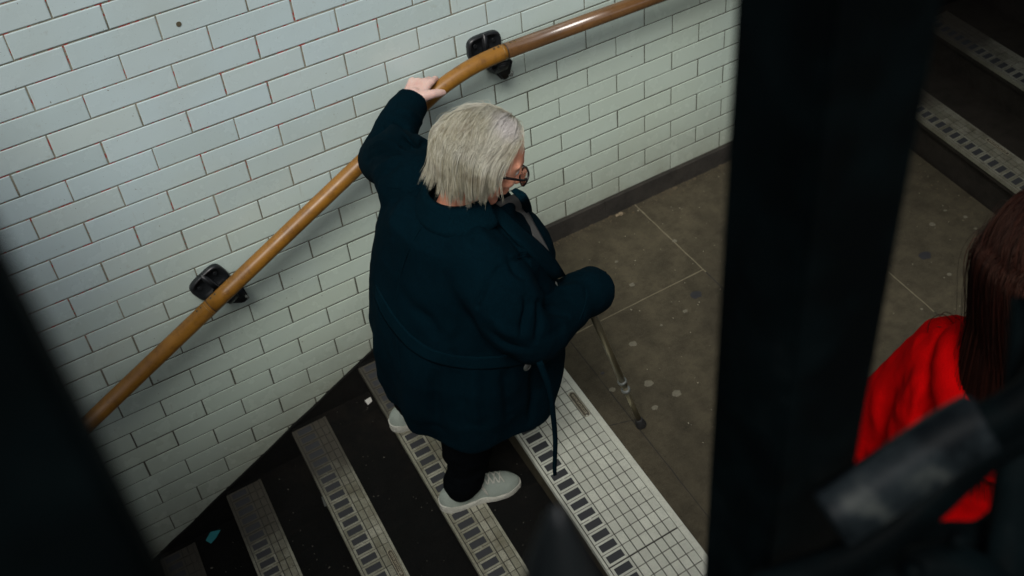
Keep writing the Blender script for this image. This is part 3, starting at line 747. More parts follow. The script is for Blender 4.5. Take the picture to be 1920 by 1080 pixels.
chain(bm, [V3(.78, -.86, .50), KN_R, ANK_R], [.09, .066, .042]); chain(bm, [V3(.78, -.70, .50), KN_L, ANK_L], [.09, .066, .042])
for A, tdir_ in ((ANK_R, V3(.97, -.22, 0)), (ANK_L, V3(.98, -.1, 0))):
    chain(bm, [A + V3(-.03, .012, -.052), A + V3(-.02, .010, -.035), A + tdir_ * .08 + V3(0, .012, -.066), A + tdir_ * .145 + V3(0, .012, -.076)], [.022, .026, .018, .011])
# left hand laid over the rail; right hand closed on the stick
hand_blob(bm, V3(1.008, -.142, .912), Vector((.72, .66, .10)), Vector((-.05, -.05, 1)), [(.30, .75, .75), (.5, .95, .75), (.6, 1.0, .8), (.65, 1.0, .8)], 1.14, thumb=1, lens=(.074, .080, .074, .058), tl=.68,
          tdir=[Vector((.93, -.20, -.02)).normalized(), Vector((.92, .12, -.28)), Vector((.85, .2, -.4))])
hand_blob(bm, WR_R + V3(.0, .0, .0), Vector((.55, .35, -.62)), Vector((.62, .1, .75)), (1.1, 1.25, .9), .98, thumb=1,
          tdir=[Vector((.4, .75, -.45)).normalized(), Vector((.55, .15, -.7)), Vector((.3, -.3, -.8))])
me = remesh(bm, .0042, 3, .45)
body = link('body', me, person, [MT['face'], MT['hand']])
for p in me.polygons:
    c = p.center
    p.material_index = 0 if (c - HC).length < .22 else 1
eyes(body, g_head, 1.0)

# trousers and shoes
def leg_cloth(K, A, H):
    bm = bmesh.new(); d = (A - K)
    chain(bm, [H, K, K + d * .55, A + V3(.002, 0, -.002)], [.11, .084, .072, .062])
    me = remesh(bm, .008, 6); co, no = mesh_np(me)
    k = .013 * wnoise(co, (9, 9, 14)) ; set_np(me, co + no * k[:, None]); return me
for K, A, H in ((KN_R, ANK_R, V3(.78, -.85, .48)), (KN_L, ANK_L, V3(.78, -.70, .48))): link('trouser_leg', leg_cloth(K, A, H), person, MT['trousers'], True)
def shoe(A, d, parent=person):
    d = Vector((d.x, d.y, 0)).normalized(); s = Vector((-d.y, d.x, 0)); z0 = -.15 + .0042
    O = Vector((A.x, A.y + .012, z0)) - d * .078
    R3 = Matrix((d, s, Vector((0, 0, 1)))).transposed()
    ctrl_t = [0, .02, .05, .09, .13, .17, .205, .235, .258]; ctrl_w = [.031, .034, .036, .034, .036, .044, .044, .038, .030]; ctrl_o = [0, 0, 0, .002, .004, .004, .004, .002, -.002]
    ctrl_h = [.050, .062, .068, .070, .064, .052, .041, .033, .026]
    prof = []; hgt = []
    for i in range(34):
        a = math.pi * i / 33; t = .127 - .133 * math.cos(a)
        end = min(1, max(0, t + .006) / .030) if t < .1 else min(1, max(0, .260 - t) / .045)
        rd = math.sqrt(max(0, 1 - (1 - end) ** 2))
        prof.append((t, float(np.interp(t, ctrl_t, ctrl_w)) * max(rd, .02), float(np.interp(t, ctrl_t, ctrl_o)))); hgt.append(float(np.interp(t, ctrl_t, ctrl_h)) * (.55 + .45 * rd))
    bm = bmesh.new()
    prev = None
    for i, ((t, w, off), h) in enumerate(zip(prof, hgt)):
        ring = []
        for k in range(24):
            a = 2 * math.pi * k / 24; c_, s_ = math.cos(a), math.sin(a)
            zz = .018 + (h if s_ > 0 else .006) * (abs(s_) ** .8) * (1 if s_ > 0 else -1) * (1 if s_ > 0 else 1)
            ring.append(bm.verts.new(O + d * t + s * (off + w * math.copysign(abs(c_) ** .75, c_) * (1 - .25 * max(0, s_))) + Vector((0, 0, zz))))
        if prev:
            for k in range(24): bm.faces.new([prev[k], prev[(k + 1) % 24], ring[(k + 1) % 24], ring[k]])
        else: bm.faces.new(ring[::-1])
        prev = ring
    bm.faces.new(prev); bmesh.ops.recalc_face_normals(bm, faces=bm.faces)
    me = remesh(bm, .0035, 5); sh = link('shoe', me, parent, MT['shoe'], True)
    bm = bmesh.new(); lo = []; n = 64
    def out(t):      # outline of the sole
        u = t * (len(prof) - 1.001); i = min(int(u), len(prof) - 2); fr = u - i
        a, b = prof[i], prof[i + 1]; return [a[j] + (b[j] - a[j]) * fr for j in range(3)]
    pts = []
    for k in range(n + 1):
        T, w, off = out(k / n); pts.append((T, off + (w + .0035)))
    for k in range(n, -1, -1):
        T, w, off = out(k / n); pts.append((T, off - (w + .0035)))
    def P_(q, z, sc=1): return O + d * (q[0] + (.003 if q[0] > .25 else -.003 if q[0] < 0 else 0)) + s * q[1] * sc + Vector((0, 0, z))
    rim = lambda t: .019 + .008 * max(0, 1 - t / .08) + .004 * math.sin(t * 60)
    A0 = [bm.verts.new(P_(q, .0 + .004 * (q[0] > .2) * (q[0] - .2) / .05)) for q in pts]; A1 = [bm.verts.new(P_(q, .012 + .0015 * math.sin(q[0] * 160), 1.03)) for q in pts]; A2 = [bm.verts.new(P_(q, rim(q[0]), 1.0)) for q in pts]
    for a, b in ((A0, A1), (A1, A2)):
        for k in range(len(pts)): bm.faces.new([a[k], a[(k + 1) % len(pts)], b[(k + 1) % len(pts)], b[k]])
    bm.faces.new(A2); bm.faces.new(A0[::-1]); bmesh.ops.recalc_face_normals(bm, faces=bm.faces)
    obj('sole', bm, MT['sole'], sh)
    bm = bmesh.new()
    bvh = bvh_of(me)
    def on(t, w_, lift=.002):
        p = O + d * t + s * w_ + Vector((0, 0, .3)); h = bvh.ray_cast(p, Vector((0, 0, -1)))[0]; return (h if h else p - Vector((0, 0, .23))) + Vector((0, 0, lift))
    for i in range(5):
        t = .118 + i * .018; add_tube(bm, catmull([on(t, .024), on(t + .006, .010, .004), on(t + .010, -.006, .004), on(t + .016, -.020)], 4), .0022, n=6)
        add_tube(bm, catmull([on(t, -.020), on(t + .006, -.008, .004), on(t + .010, .008, .004), on(t + .016, .024)], 4), .0022, n=6)
    for q in (1, -1): add_tube(bm, catmull([on(.118, .002, .004), on(.125, .020 * q, .014), on(.145, .034 * q, .008), on(.13, .016 * q, .006), on(.116, 0, .006)], 5), .002, n=6)
    obj('laces', bm, MT['sole'], sh, True)
    bm = bmesh.new()
    add_strip(bm, catmull([on(.125, .005), on(.10, .003, .004), on(.088, .0, .010), on(.084, 0, .024)], 4), .040, .004, s); obj('tongue', bm, MT['shoe'], sh, True)
    return sh
shoe(ANK_R, V3(.97, -.24, 0)); shoe(ANK_L, V3(.98, -.12, 0))

# coat
SL = [  # left sleeve rings, right sleeve rings
    ([SH_L + V3(-.03, -.05, -.01), V3(.800, -.50, .965), V3(.800, -.40, .92), V3(.815, -.335, .885), V3(.88, -.265, .895), V3(.95, -.185, .897), V3(1.010, -.138, .903)], [.105, .092, .080, .076, .068, .060, .053]),
    ([SH_R + V3(0, .06, -.01), V3(.765, -1.065, .90), V3(.78, -1.10, .83), V3(.83, -1.10, .765), V3(.92, -1.05, .725), V3(1.01, -1.00, .700), V3(1.060, -.980, .688), V3(1.108, -.962, .664)], [.105, .095, .085, .078, .070, .066, .066, .064])]
bm = bmesh.new()
loft(bm, [(.785, -.775, .345, .235, .265), (.783, -.780, .45, .252, .277), (.78, -.795, .60, .255, .278), (.785, -.805, .72, .244, .272), (.786, -.81, .83, .226, .265), (.782, -.82, .91, .200, .255), (.776, -.825, .97, .166, .238), (.762, -.84, 1.015, .135, .185), (.775, -.86, 1.045, .10, .115)], 64, 2.2)
for pts, rr in SL:
    cm = catmull(pts, 4); rads = [float(np.interp(i / (len(cm) - 1), np.linspace(0, 1, len(rr)), rr)) for i in range(len(cm))]
    add_ball(bm, pts[0], rr[0]); add_tube(bm, cm, rads, n=28)
add_ball(bm, V3(.90, -.86, .84), (.125, .15, .12))     # chest pushed out by the open revers
add_ball(bm, V3(.845, -.83, .955), (.095, .15, .085)); add_ball(bm, V3(.86, -.85, 1.005), (.075, .10, .06))
me = remesh(bm, .0054, 7, .5)
co, no = mesh_np(me)
ang = np.arctan2(co[:, 1] + .77, co[:, 0] - .71); low = np.clip((.80 - co[:, 2]) / .45, 0, 1)
k = .010 * low * np.sin(ang * 7 + 2.2 * np.sin(co[:, 2] * 6)) + .007 * wnoise(co, (5, 5, 3)) + .003 * wnoise(co, (14, 14, 10))
set_np(me, co + no * k[:, None])
coat = link('coat', me, person, MT['coat'], True)
bv = bvh_of(me)
C_ = lambda pts, w, d, **kw: crease(me, hits(bv, pts), w * (1.15 if abs(d) > .0045 else 1), d * (1.9 if abs(d) > .0045 else 1), **kw)
# folds of the raised left sleeve
C_([(748, 205), (768, 212), (790, 230)], .010, .006); C_([(735, 225), (760, 235), (778, 262)], .009, -.008)
C_([(715, 240), (745, 246), (762, 262), (772, 275)], .009, .009); C_([(702, 255), (730, 258), (750, 268), (765, 282)], .008, -.008)
C_([(695, 275), (720, 268), (745, 275), (762, 286)], .008, .007); C_([(690, 300), (712, 285), (740, 288), (760, 292)], .008, -.007)
C_([(755, 262), (760, 275), (785, 272), (800, 262)], .009, -.012); C_([(700, 330), (730, 305), (765, 290)], .012, .005)
C_([(705, 350), (728, 320), (752, 302)], .010, -.005)
# right sleeve: armhole seam, elbow folds
C_([(1000, 478), (970, 484), (935, 505), (908, 540), (895, 575)], .005, -.005, taper=False)
C_([(955, 487), (966, 505), (980, 520)], .010, -.007); C_([(985, 560), (990, 575), (984, 600), (975, 625)], .008, -.009)
C_([(1010, 570), (1012, 600), (1005, 640)], .009, -.006); C_([(1000, 565), (1030, 580), (1065, 590)], .010, -.006)
C_([(1005, 560), (1045, 545), (1090, 535)], .016, .005); C_([(925, 600), (950, 622), (985, 632)], .012, .006); C_([(915, 620), (950, 648), (990, 655)], .010, -.005)
C_([(1000, 640), (1040, 622), (1080, 600)], .012, -.004)
C_([(1086, 512), (1098, 548), (1094, 596)], .004, -.004, taper=False)
# back: centre seam, folds from the neck, half belt
C_([(806, 390), (782, 430), (760, 470), (742, 530), (735, 620), (742, 720)], .0035, -.003, taper=False)
C_([(800, 330), (770, 360), (745, 400), (735, 450)], .022, .006); C_([(860, 400), (900, 440), (930, 470)], .018, .006); C_([(850, 420), (880, 460), (905, 480)], .016, -.005)
C_([(895, 385), (935, 425), (965, 455), (990, 490)], .008, -.010, taper=False)
C_([(760, 560), (800, 600), (830, 640)], .02, -.006); C_([(880, 590), (860, 640), (855, 700)], .018, -.006); C_([(960, 670), (950, 720), (955, 780)], .016, -.008); C_([(820, 690), (815, 750), (820, 800)], .016, -.008)
C_([(1000, 690), (1003, 740), (995, 790)], .014, -.008); C_([(890, 680), (888, 740), (892, 800)], .018, .008)
me.update(); bv = bvh_of(me)
def patch(name, poly, off, th, m, parent, sub=10, sm=2):
    """cloth piece with its own thickness laid over the coat; poly in picture positions gives where it lies on the body"""
    n = len(poly); cx = sum(p[0] for p in poly) / n; cy = sum(p[1] for p in poly) / n
    bm = bmesh.new(); grid = []
    return None
def ribbon(name, L, R_, off, th, m, parent, nu=8, nd=14, sm=3):
    """surface between two chains of picture points dropped on the coat; returns solid cloth"""
    bm = bmesh.new(); rows = []
    def dens(P, n=nd):
        P = [Vector((a, b, 0)) for a, b in P]; return [q for q in catmull(P, max(2, n // (len(P) - 1)))]
    A = dens(L); B = dens(R_); N = min(len(A), len(B)); last = None
    for i in range(N):
        a, b = A[i * (len(A) - 1) // (N - 1)], B[i * (len(B) - 1) // (N - 1)]; row = []
        for j in range(nu + 1):
            q = a.lerp(b, j / nu); l, nn = hit(bv, q.x, q.y)
            dep = (l - CAMC).dot(FWD) if l else 9
            if l is None or (last and abs(dep - last) > .10):
                l = CAMC + ray(q.x, q.y) * (last if last else 2.6)
            else: last = dep
            o_ = off(i / (N - 1), j / nu) if callable(off) else off
            row.append(l - ray(q.x, q.y).normalized() * o_)
        rows.append(row)
    P = np.array([[list(v) for v in r] for r in rows])
    for _ in range(sm):
        Q = P.copy(); Q[1:-1] = .5 * P[1:-1] + .25 * (P[:-2] + P[2:]); P = Q; Q = P.copy(); Q[:, 1:-1] = .5 * P[:, 1:-1] + .25 * (P[:, :-2] + P[:, 2:]); P = Q
    vs = [[bm.verts.new(P[i, j]) for j in range(nu + 1)] for i in range(N)]
    for i in range(N - 1):
        for j in range(nu): bm.faces.new([vs[i][j], vs[i + 1][j], vs[i + 1][j + 1], vs[i][j + 1]])
    bmesh.ops.recalc_face_normals(bm, faces=bm.faces)
    if sum(f.normal.z for f in bm.faces) < 0: bmesh.ops.reverse_faces(bm, faces=bm.faces)
    bmesh.ops.solidify(bm, geom=bm.faces[:], thickness=th)
    return obj(name, bm, m, parent, True)
# grey sweater showing between the revers
ribbon('sweater', [(930, 380), (950, 400), (975, 430), (1000, 455), (1022, 478)], [(966, 362), (986, 388), (1000, 414), (1015, 440), (1030, 470)], .016, .005, MT['sweater'], person, nu=8, nd=28, sm=14)
# near revers: from the neck down to the pointed corner
ribbon('lapel', [(893, 378), (925, 408), (955, 440), (978, 468), (996, 500), (1004, 536)], [(938, 388), (965, 412), (992, 436), (1020, 460), (1045, 487), (1061, 517)],
       lambda i, j: .016 + .016 * i + .006 * j, .006, MT['lapel'], coat)
ribbon('lapel', [(958, 358), (972, 372), (984, 392), (994, 416)], [(966, 352), (986, 362), (997, 386), (999, 414)], .002, .012, MT['lapel'], coat, nu=5)
# upturned collar round the neck
bm = bmesh.new(); N = 30; rows = []
for i in range(N + 1):
    t = math.radians(-62 + 282 * i / N) + math.pi * 0   # open at the front
    t = math.radians(58 + 226 * i / N)
    c_, s_ = math.cos(t), math.sin(t); cc = V3(.790, -.872, 1.062); row = []
    for r, z in ((.092, -.012), (.086, .020), (.080, .050), (.094, .046), (.108, .018), (.122, -.012)):
        row.append(bm.verts.new(cc + V3(c_ * r * .98, s_ * r * 1.05, z + .10 * c_ * r)))
    rows.append(row)
for a, b in zip(rows, rows[1:]):
    for j in range(5): bm.faces.new([a[j], a[j + 1], b[j + 1], b[j]])
bmesh.ops.recalc_face_normals(bm, faces=bm.faces); bmesh.ops.solidify(bm, geom=bm.faces[:], thickness=.004)
bmesh.ops.subdivide_edges(bm, edges=bm.edges[:], cuts=1, smooth=.4, use_grid_fill=True)
obj('collar', bm, MT['lapel'], coat, True)
# half belt across the back and the loose tie hanging at the side
def on_coat(px, py, off=.006):
    l, n = hit(bv, px, py); return l + n * off if l else None
ribbon('belt', [(704, 532), (722, 565), (745, 600), (775, 632), (815, 657), (870, 668), (935, 668), (1000, 658)], [(702, 560), (716, 592), (738, 625), (768, 656), (810, 680), (868, 692), (935, 692), (1002, 681)], .0035, .003, MT['lapel'], coat, nu=6, nd=84, sm=1)
q0 = on_coat(1008, 672, .010)
if q0:
    bm = bmesh.new(); q1 = q0 + V3(.012, -.018, -.09)
    add_strip(bm, catmull([q0, q1, q1 + V3(.004, .0, -.10), q1 + V3(.006, .004, -.20), q1 + V3(-.004, .002, -.30), q1 + V3(-.004, .004, -.335)], 5), .015, .004, (.9, -.2, 0), wscale=[1.1 - .5 * i / 25 for i in range(26)])
    obj('belt_tie', bm, MT['coat'], coat, True)
for sp in ([(806, 392), (790, 425), (768, 465), (750, 520), (742, 580), (745, 640), (752, 700)], [(1000, 478), (970, 484), (935, 505), (908, 540), (895, 575), (893, 600)],
           [(1088, 513), (1099, 545), (1096, 575), (1086, 600)], [(700, 300), (712, 330), (730, 350), (752, 352)]):
    q_ = hits(bv, sp, .0002)
    if len(q_) > 2: bm = bmesh.new(); add_tube(bm, catmull(q_, 5), .0013, n=6); obj('seam', bm, MT['lapel'], coat, True)
def ring_at(px, py, r, m, name):
    p = on_coat(px, py, .004); l, n = hit(bv, px, py)
    if p is None: return
    u, w = frame_of(n); bm = bmesh.new(); pts = [p + u * math.cos(t) * r + w * math.sin(t) * r for t in np.linspace(0, 2 * math.pi, 17)]
    add_tube(bm, pts, r * .18, n=6, cap=False); add_tube(bm, [p - n * .001, p + n * .0008], r, n=16); obj(name, bm, m, coat, True)
ring_at(987, 686, .011, MT['steel'], 'button'); ring_at(1041, 533, .006, MT['steel'], 'button')
# glasses
def glasses(g, parent):
    bm = bmesh.new()
    for s in (-1, 1):
        P = []
        for t in np.linspace(0, 2 * math.pi, 25):
            c_, s_ = math.cos(t), math.sin(t); P.append(g(.104 - .10 * abs(.033 * s + .025 * c_) ** 1.3, .033 * s + .026 * math.copysign(abs(c_) ** .75, c_), -.002 + .019 * math.copysign(abs(s_) ** .75, s_)))
        add_tube(bm, P, .0026, n=8, cap=False)
        add_tube(bm, [g(.098, .058 * s, .006), g(.085, .073 * s, .007), g(.03, .081 * s, .004), g(-.02, .084 * s, .0), g(-.035, .080 * s, -.016)], .0032, n=8)
    add_tube(bm, [g(.104, -.008, .004), g(.108, 0, .007), g(.104, .008, .004)], .0026, n=8)
    o = obj('glasses', bm, MT['glass'], parent, True)
    for s in (-1, 1):
        bm = bmesh.new(); n = 20
        for z_ in (0,):
            vs = [bm.verts.new(g(.103 - .10 * abs(.033 * s + .024 * math.cos(t)) ** 1.3, .033 * s + .0245 * math.copysign(abs(math.cos(t)) ** .75, math.cos(t)), -.002 + .018 * math.copysign(abs(math.sin(t)) ** .75, math.sin(t)))) for t in np.linspace(0, 2 * math.pi, n + 1)[:-1]]
            bm.faces.new(vs)
        bmesh.ops.solidify(bm, geom=bm.faces[:], thickness=.0012); obj('lens', bm, MT['lens'], o)
glasses(g_head, person)

# hair: thousands of fine locks combed from a parting and falling to the jaw
def hair(name, C, F, U, m_, N, Lr, part_s=0., seed=3, parent=None, wid=.0011, lift=.012, face_gap=50, blow=V3(0, 0, 0), stiff=.55, cap_mat=None, flat=.5, clump=1.0, clump_pull=.55, cell=7, relief=.0, wave=.0, fr0=.02, axes=(.108, .087, .104), clf=.4):
    F = F.normalized(); U = (U - F * U.dot(F)).normalized(); Sd = U.cross(F); rs = random.Random(seed)
    O = C + U * .022 - F * .012
    def loc(v): v = v - O; return np.array([v.dot(F), v.dot(Sd), v.dot(U)])
    def glob(p): return O + F * float(p[0]) + Sd * float(p[1]) + U * float(p[2])
    ax = np.array(axes); gl = np.array([-F.z, -Sd.z, -U.z]); bl = np.array([blow.dot(F), blow.dot(Sd), blow.dot(U)])
    V = []; Fc = []; refs = {}
    for h in range(N):
        # root on the scalp
        while True:
            v = np.array([rs.gauss(0, 1), rs.gauss(0, 1), rs.gauss(0, 1)]); v /= np.linalg.norm(v)
            if v[2] < -.25: continue
            if v[0] > .54: continue                                        # forehead stays free
            if v[0] > .42 and v[2] < .60: continue
            if v[0] > .34 and v[2] < .30: continue
            break
        lay = rs.random(); r = 1.0 + lift * (.2 + lay) / .1
        p = v * ax * r; d0_ = None; side = 1 if (v[1] - part_s) > 0 else -1
        ck = (round(v[0] * cell), round(v[1] * cell), round(v[2] * cell * .7)); cr = random.Random(hash(ck) % 9973)
        cl = np.array([cr.gauss(0, 1), cr.gauss(0, 1), cr.gauss(0, 1)]) * clf * clump; r += (cr.random() - .5) * relief; ph1 = cr.random() * 6.3; wv_ = cr.uniform(.4, 1.)
        fly = rs.random() < .02
        if fly: r += rs.uniform(.03, .12)
        d = np.array([-.95, side * (.75 if v[2] > .2 else .25), .0]) + cl * .35 + np.array([rs.gauss(0, .10), rs.gauss(0, .10), 0])
        L = Lr * (1 - .26 * min(1, max(-1, (v[0] + .12) * 2.0))) * (.74 + .27 * rs.random()) * (1 - .22 * (1 - v[2]) / 1.2) + (cr.random() - .5) * .02
        step = .0105; n = max(5, int(L / step)); pts = [p.copy()]; vel = d / np.linalg.norm(d)
        for i in range(n):
            wd = min(1., max(0., (p[2] + .045) / .10)); wd = wd * wd * (3 - 2 * wd); grav = gl * (1.1 - .6 * wd)
            vel = vel * stiff + (grav + d * (.05 + .32 * wd) * min(1., max(.1, 1.0 + p[0] / ax[0])) + bl + np.array([rs.gauss(0, .05), rs.gauss(0, .05), rs.gauss(0, .05)]) + cl * .12) * (1 - stiff)
            vel /= np.linalg.norm(vel); p = p + vel * step
            e = np.linalg.norm(p / ax); rr = r + .05 * flat * (i / n)
            if p[2] > -.03:
                if e < rr or p[2] > .03:
                    old = pts[-1]; p = p / e * rr; dv = p - old; vel = dv / max(np.linalg.norm(dv), 1e-6)
            else:
                q = p * np.array([1, 1, 0]); e2 = np.linalg.norm(q / ax)
                lim_ = rr * (1 - .10 * min(1, (-.03 - p[2]) / .06))
                if e2 < lim_: p[:2] = p[:2] / max(e2, 1e-6) * lim_
            pts.append(p + np.array([0, 1, .3]) * (wave * wv_ * (i / n) * math.sin(ph1 + i * .75)))
        if ck not in refs: refs[ck] = [q.copy() for q in pts]
        else:
            rf = refs[ck]; m_n = len(rf) - 1
            for i in range(1, n + 1):
                wgt = (.1 if fly else clump_pull) * (i / n) ** 1.3; q_ = rf[min(i, m_n)]
                pts[i] = pts[i] * (1 - wgt) + q_ * wgt
        G = [glob(q) for q in pts]; b0 = len(V); w0 = wid * rs.uniform(.6, 1.5)
        for i, q in enumerate(G):
            dd = (G[min(i + 1, n)] - G[max(i - 1, 0)]).normalized(); nr = (q - (O - U * .03)).normalized(); sd_ = dd.cross(nr).normalized(); nr = sd_.cross(dd)
            tp = w0 * (1.0 if i < n * .6 else 1.0 - .85 * (i - n * .6) / (n * .4 + .001))
            V += [q + sd_ * tp, q - sd_ * tp, q + nr * tp * .9]
            if i:
                a = b0 + (i - 1) * 3; b = b0 + i * 3
                Fc += [(a, b, b + 2, a + 2), (a + 2, b + 2, b + 1, a + 1), (a + 1, b + 1, b, a)]
    me = bpy.data.meshes.new(name); me.from_pydata(V, [], Fc)
    o = link(name, me, parent, m_, True)
    # soft under layer so no scalp shows at the back
    bm = bmesh.new(); R3 = Matrix((F, Sd, U)).transposed()
    add_ball(bm, O - F * .012, (ax[0] * .985, ax[1] * 1.0, ax[2] * 1.0), R3, 32)
    for v in list(bm.verts):
        q = loc(v.co) / ax
        if q[0] > .60 or (q[0] > .36 and q[2] < .35) or q[2] < -.55 or (q[2] < -.1 and q[0] > .1): bm.verts.remove(v)
    obj('hair_base', bm, cap_mat or m_, o, True)
    return o
mh, th_, ch_ = m_hair('white_hair', [(.34, .31, .21), (.46, .43, .31), (.55, .53, .41), (.62, .61, .50), (.42, .38, .27)], .42)
nz = th_.noise(22, 3, .6); ch2 = th_.mix(th_.ramp(nz, [(.50, 0.), (.70, .6)]), ch_, (.22, .175, .11)); ch2 = th_.mix(th_.ramp(th_.noise(9, 2, .5), [(.52, 0.), (.66, .5)]), ch2, (.66, .65, .56))
cp = HC + FC * -.012 + UP.normalized() * .112 + V3(.0, -.045, 0)      # thin patch at the crown
vd_ = th_.new('ShaderNodeVectorMath', operation='DISTANCE'); th_.l.new(th_.co(), vd_.inputs[0]); vd_.inputs[1].default_value = (cp.x, cp.y, cp.z)
ch2 = th_.mix(th_.ramp(th_.math('ADD', vd_.outputs['Value'], th_.math('MULTIPLY', th_.noise(60, 3, .6), .02)), [(.03, .8), (.065, 0.)]), ch2, (.80, .76, .74)); th_.base(ch2)
mhb = mat('hair_under', (.17, .14, .09), .8)
hair('hair', HC, FC, UP, mh, 20000, .135, part_s=.25, seed=3, parent=person, cap_mat=mhb, wid=.00044, lift=.011, blow=V3(-.06, .0, 0), clf=.42, axes=(.102, .081, .091), clump_pull=.5, cell=11, relief=.09, wave=.004)

# walking stick
TIP = V3(1.262, -.960, .004); TOPS = V3(1.068, -.974, .665)
ws = empty('walking_stick', TIP, 'slim brass coloured adjustable walking stick standing on the landing under the navy sleeve', 'walking stick')
ax_ = (TOPS - TIP).normalized(); Ls = (TOPS - TIP).length
bm = bmesh.new(); add_tube(bm, [TIP + ax_ * .02, TIP + ax_ * .235], .0085, n=18); obj('lower_tube', bm, MT['brass'], ws, True)
bm = bmesh.new(); add_tube(bm, [TIP + ax_ * .235, TOPS + ax_ * .01], .0105, n=18); obj('upper_tube', bm, MT['brass'], ws, True)
for t in (.215, .262):
    bm = bmesh.new(); c = TIP + ax_ * t; u, w = frame_of(ax_)
    add_tube(bm, [c - ax_ * .0055, c - ax_ * .004, c + ax_ * .004, c + ax_ * .0055], [.0125, .0145, .0145, .0125], n=20)
    k_ = Vector((.5, .6, 0)).normalized(); k_ = (k_ - ax_ * k_.dot(ax_)).normalized()
    add_hexa(bm, [c + k_ * a + ax_.cross(k_) * b + ax_ * e for e in (-.006, .006) for a, b in ((.010, -.006), (.021, -.004), (.021, .004), (.010, .006))])
    obj('collar', bm, MT['steel'], ws, True)
for i in range(5):
    bm = bmesh.new(); c = TIP + ax_ * (.32 + i * .025) + Vector((.5, .6, 0)).normalized() * .0103; add_ball(bm, c, .0018, seg=8); obj('adjusting_hole', bm, MT['black'], ws)
bm = bmesh.new(); add_tube(bm, [TIP - ax_ * .002, TIP + ax_ * .004, TIP + ax_ * .012, TIP + ax_ * .034, TIP + ax_ * .040], [.015, .0175, .0160, .0125, .010], n=20); obj('ferrule', bm, MT['rubber'], ws, True)
bm = bmesh.new(); hd = V3(-.75, -.45, 0).normalized()
add_tube(bm, catmull([TOPS + ax_ * .0, TOPS + ax_ * .030, TOPS + ax_ * .045 - hd * .03, TOPS + ax_ * .040 - hd * .055], 4), [.012, .014, .013, .012] and .0125, n=12); add_tube(bm, catmull([TOPS + ax_ * .038 - hd * .03, TOPS + ax_ * .043 + hd * .02, TOPS + ax_ * .036 + hd * .06], 4), .0125, n=12)
obj('handle', bm, MT['black'], ws, True)

# ---------------------------------------------------------------- person in the red hoodie
p2 = empty('person', (1.26, -2.06, 0), 'person in a bright red hooded top with long dark auburn hair, at the right edge', 'person')
F2 = Vector((.86, .45, -.15)).normalized(); U2 = Vector((.1, .05, 1)).normalized(); S2 = Vector((-.45, .86, 0)).normalized(); G2 = Vector((.86, .45, 0)).normalized()
H2 = at_z(1962, 500, 1.46)
BX, BY = H2.x - .03, H2.y - .0
SHL = at_z(1778, 668, 1.19); ELB = at_z(1672, 775, .98); WRL = at_z(1640, 885, .80)
MID = Vector((BX + .02, BY - .02, 0))
SHL_d = (SHL - Vector((MID.x, MID.y, SHL.z)))
SHR = Vector((MID.x * 2 - SHL.x, MID.y * 2 - SHL.y, 1.19)); ELR = SHR + V3(.02, -.02, -.26); WRR = ELR + V3(.14, .06, -.15)
def L2(pts, r): chain(bm, pts, r)
bm = bmesh.new()
gh2, R2_ = head_blob(bm, H2, F2, U2)
yaw = math.atan2(G2.y, G2.x)
def loft_yaw(bm, rings, n=40):
    b2 = bmesh.new(); loft(b2, [(0, 0, r[2], r[3], r[4]) for r in rings], n)
    k = 0; b2.verts.ensure_lookup_table()
    for i, r in enumerate(rings):
        for j in range(n):
            v = b2.verts[i * n + j]; x, y = v.co.x, v.co.y; v.co.x = r[0] + x * math.cos(yaw) - y * math.sin(yaw); v.co.y = r[1] + x * math.sin(yaw) + y * math.cos(yaw)
    tm = bpy.data.meshes.new('t'); b2.to_mesh(tm); b2.free(); bm.from_mesh(tm); bpy.data.meshes.remove(tm)
add_cap(bm, H2 + V3(-.02, 0, -.05), V3(MID.x, MID.y, 1.22), .046, .055)
loft_yaw(bm, [(MID.x, MID.y, .80, .10, .15), (MID.x, MID.y, .95, .09, .13), (MID.x, MID.y, 1.15, .09, .16), (MID.x, MID.y, 1.25, .05, .08)])
L2([SHL, ELB, WRL], [.048, .038, .025]); L2([SHR, ELR, WRR], [.048, .038, .025])
for s in (1, -1):
    hp = MID + S2 * .09 * s + V3(0, 0, .84); kn = MID + S2 * .10 * s + G2 * (.10 * s + .02) + V3(0, 0, .46); an = MID + S2 * .09 * s + G2 * (.12 * s - .02) + V3(0, 0, .09)
    L2([hp, kn, an], [.095, .058, .040]); L2([an + V3(0, 0, -.03), an + G2 * .13 + V3(0, 0, -.065)], [.036, .028])
hand_blob(bm, WRL, (WRL - ELB) + V3(.02, 0, -.05), -FWD * .3 + V3(-.6, .5, .1), (.35, .45, .35), .92, thumb=-1)
hand_blob(bm, WRR, (WRR - ELR) + V3(.02, 0, -.05), V3(.3, -.8, .3), (.35, .45, .35), .92, thumb=1)
me = remesh(bm, .0052, 3, .45); b2o = link('body', me, p2, MT['hand'], True); eyes(b2o, gh2, 1.0)
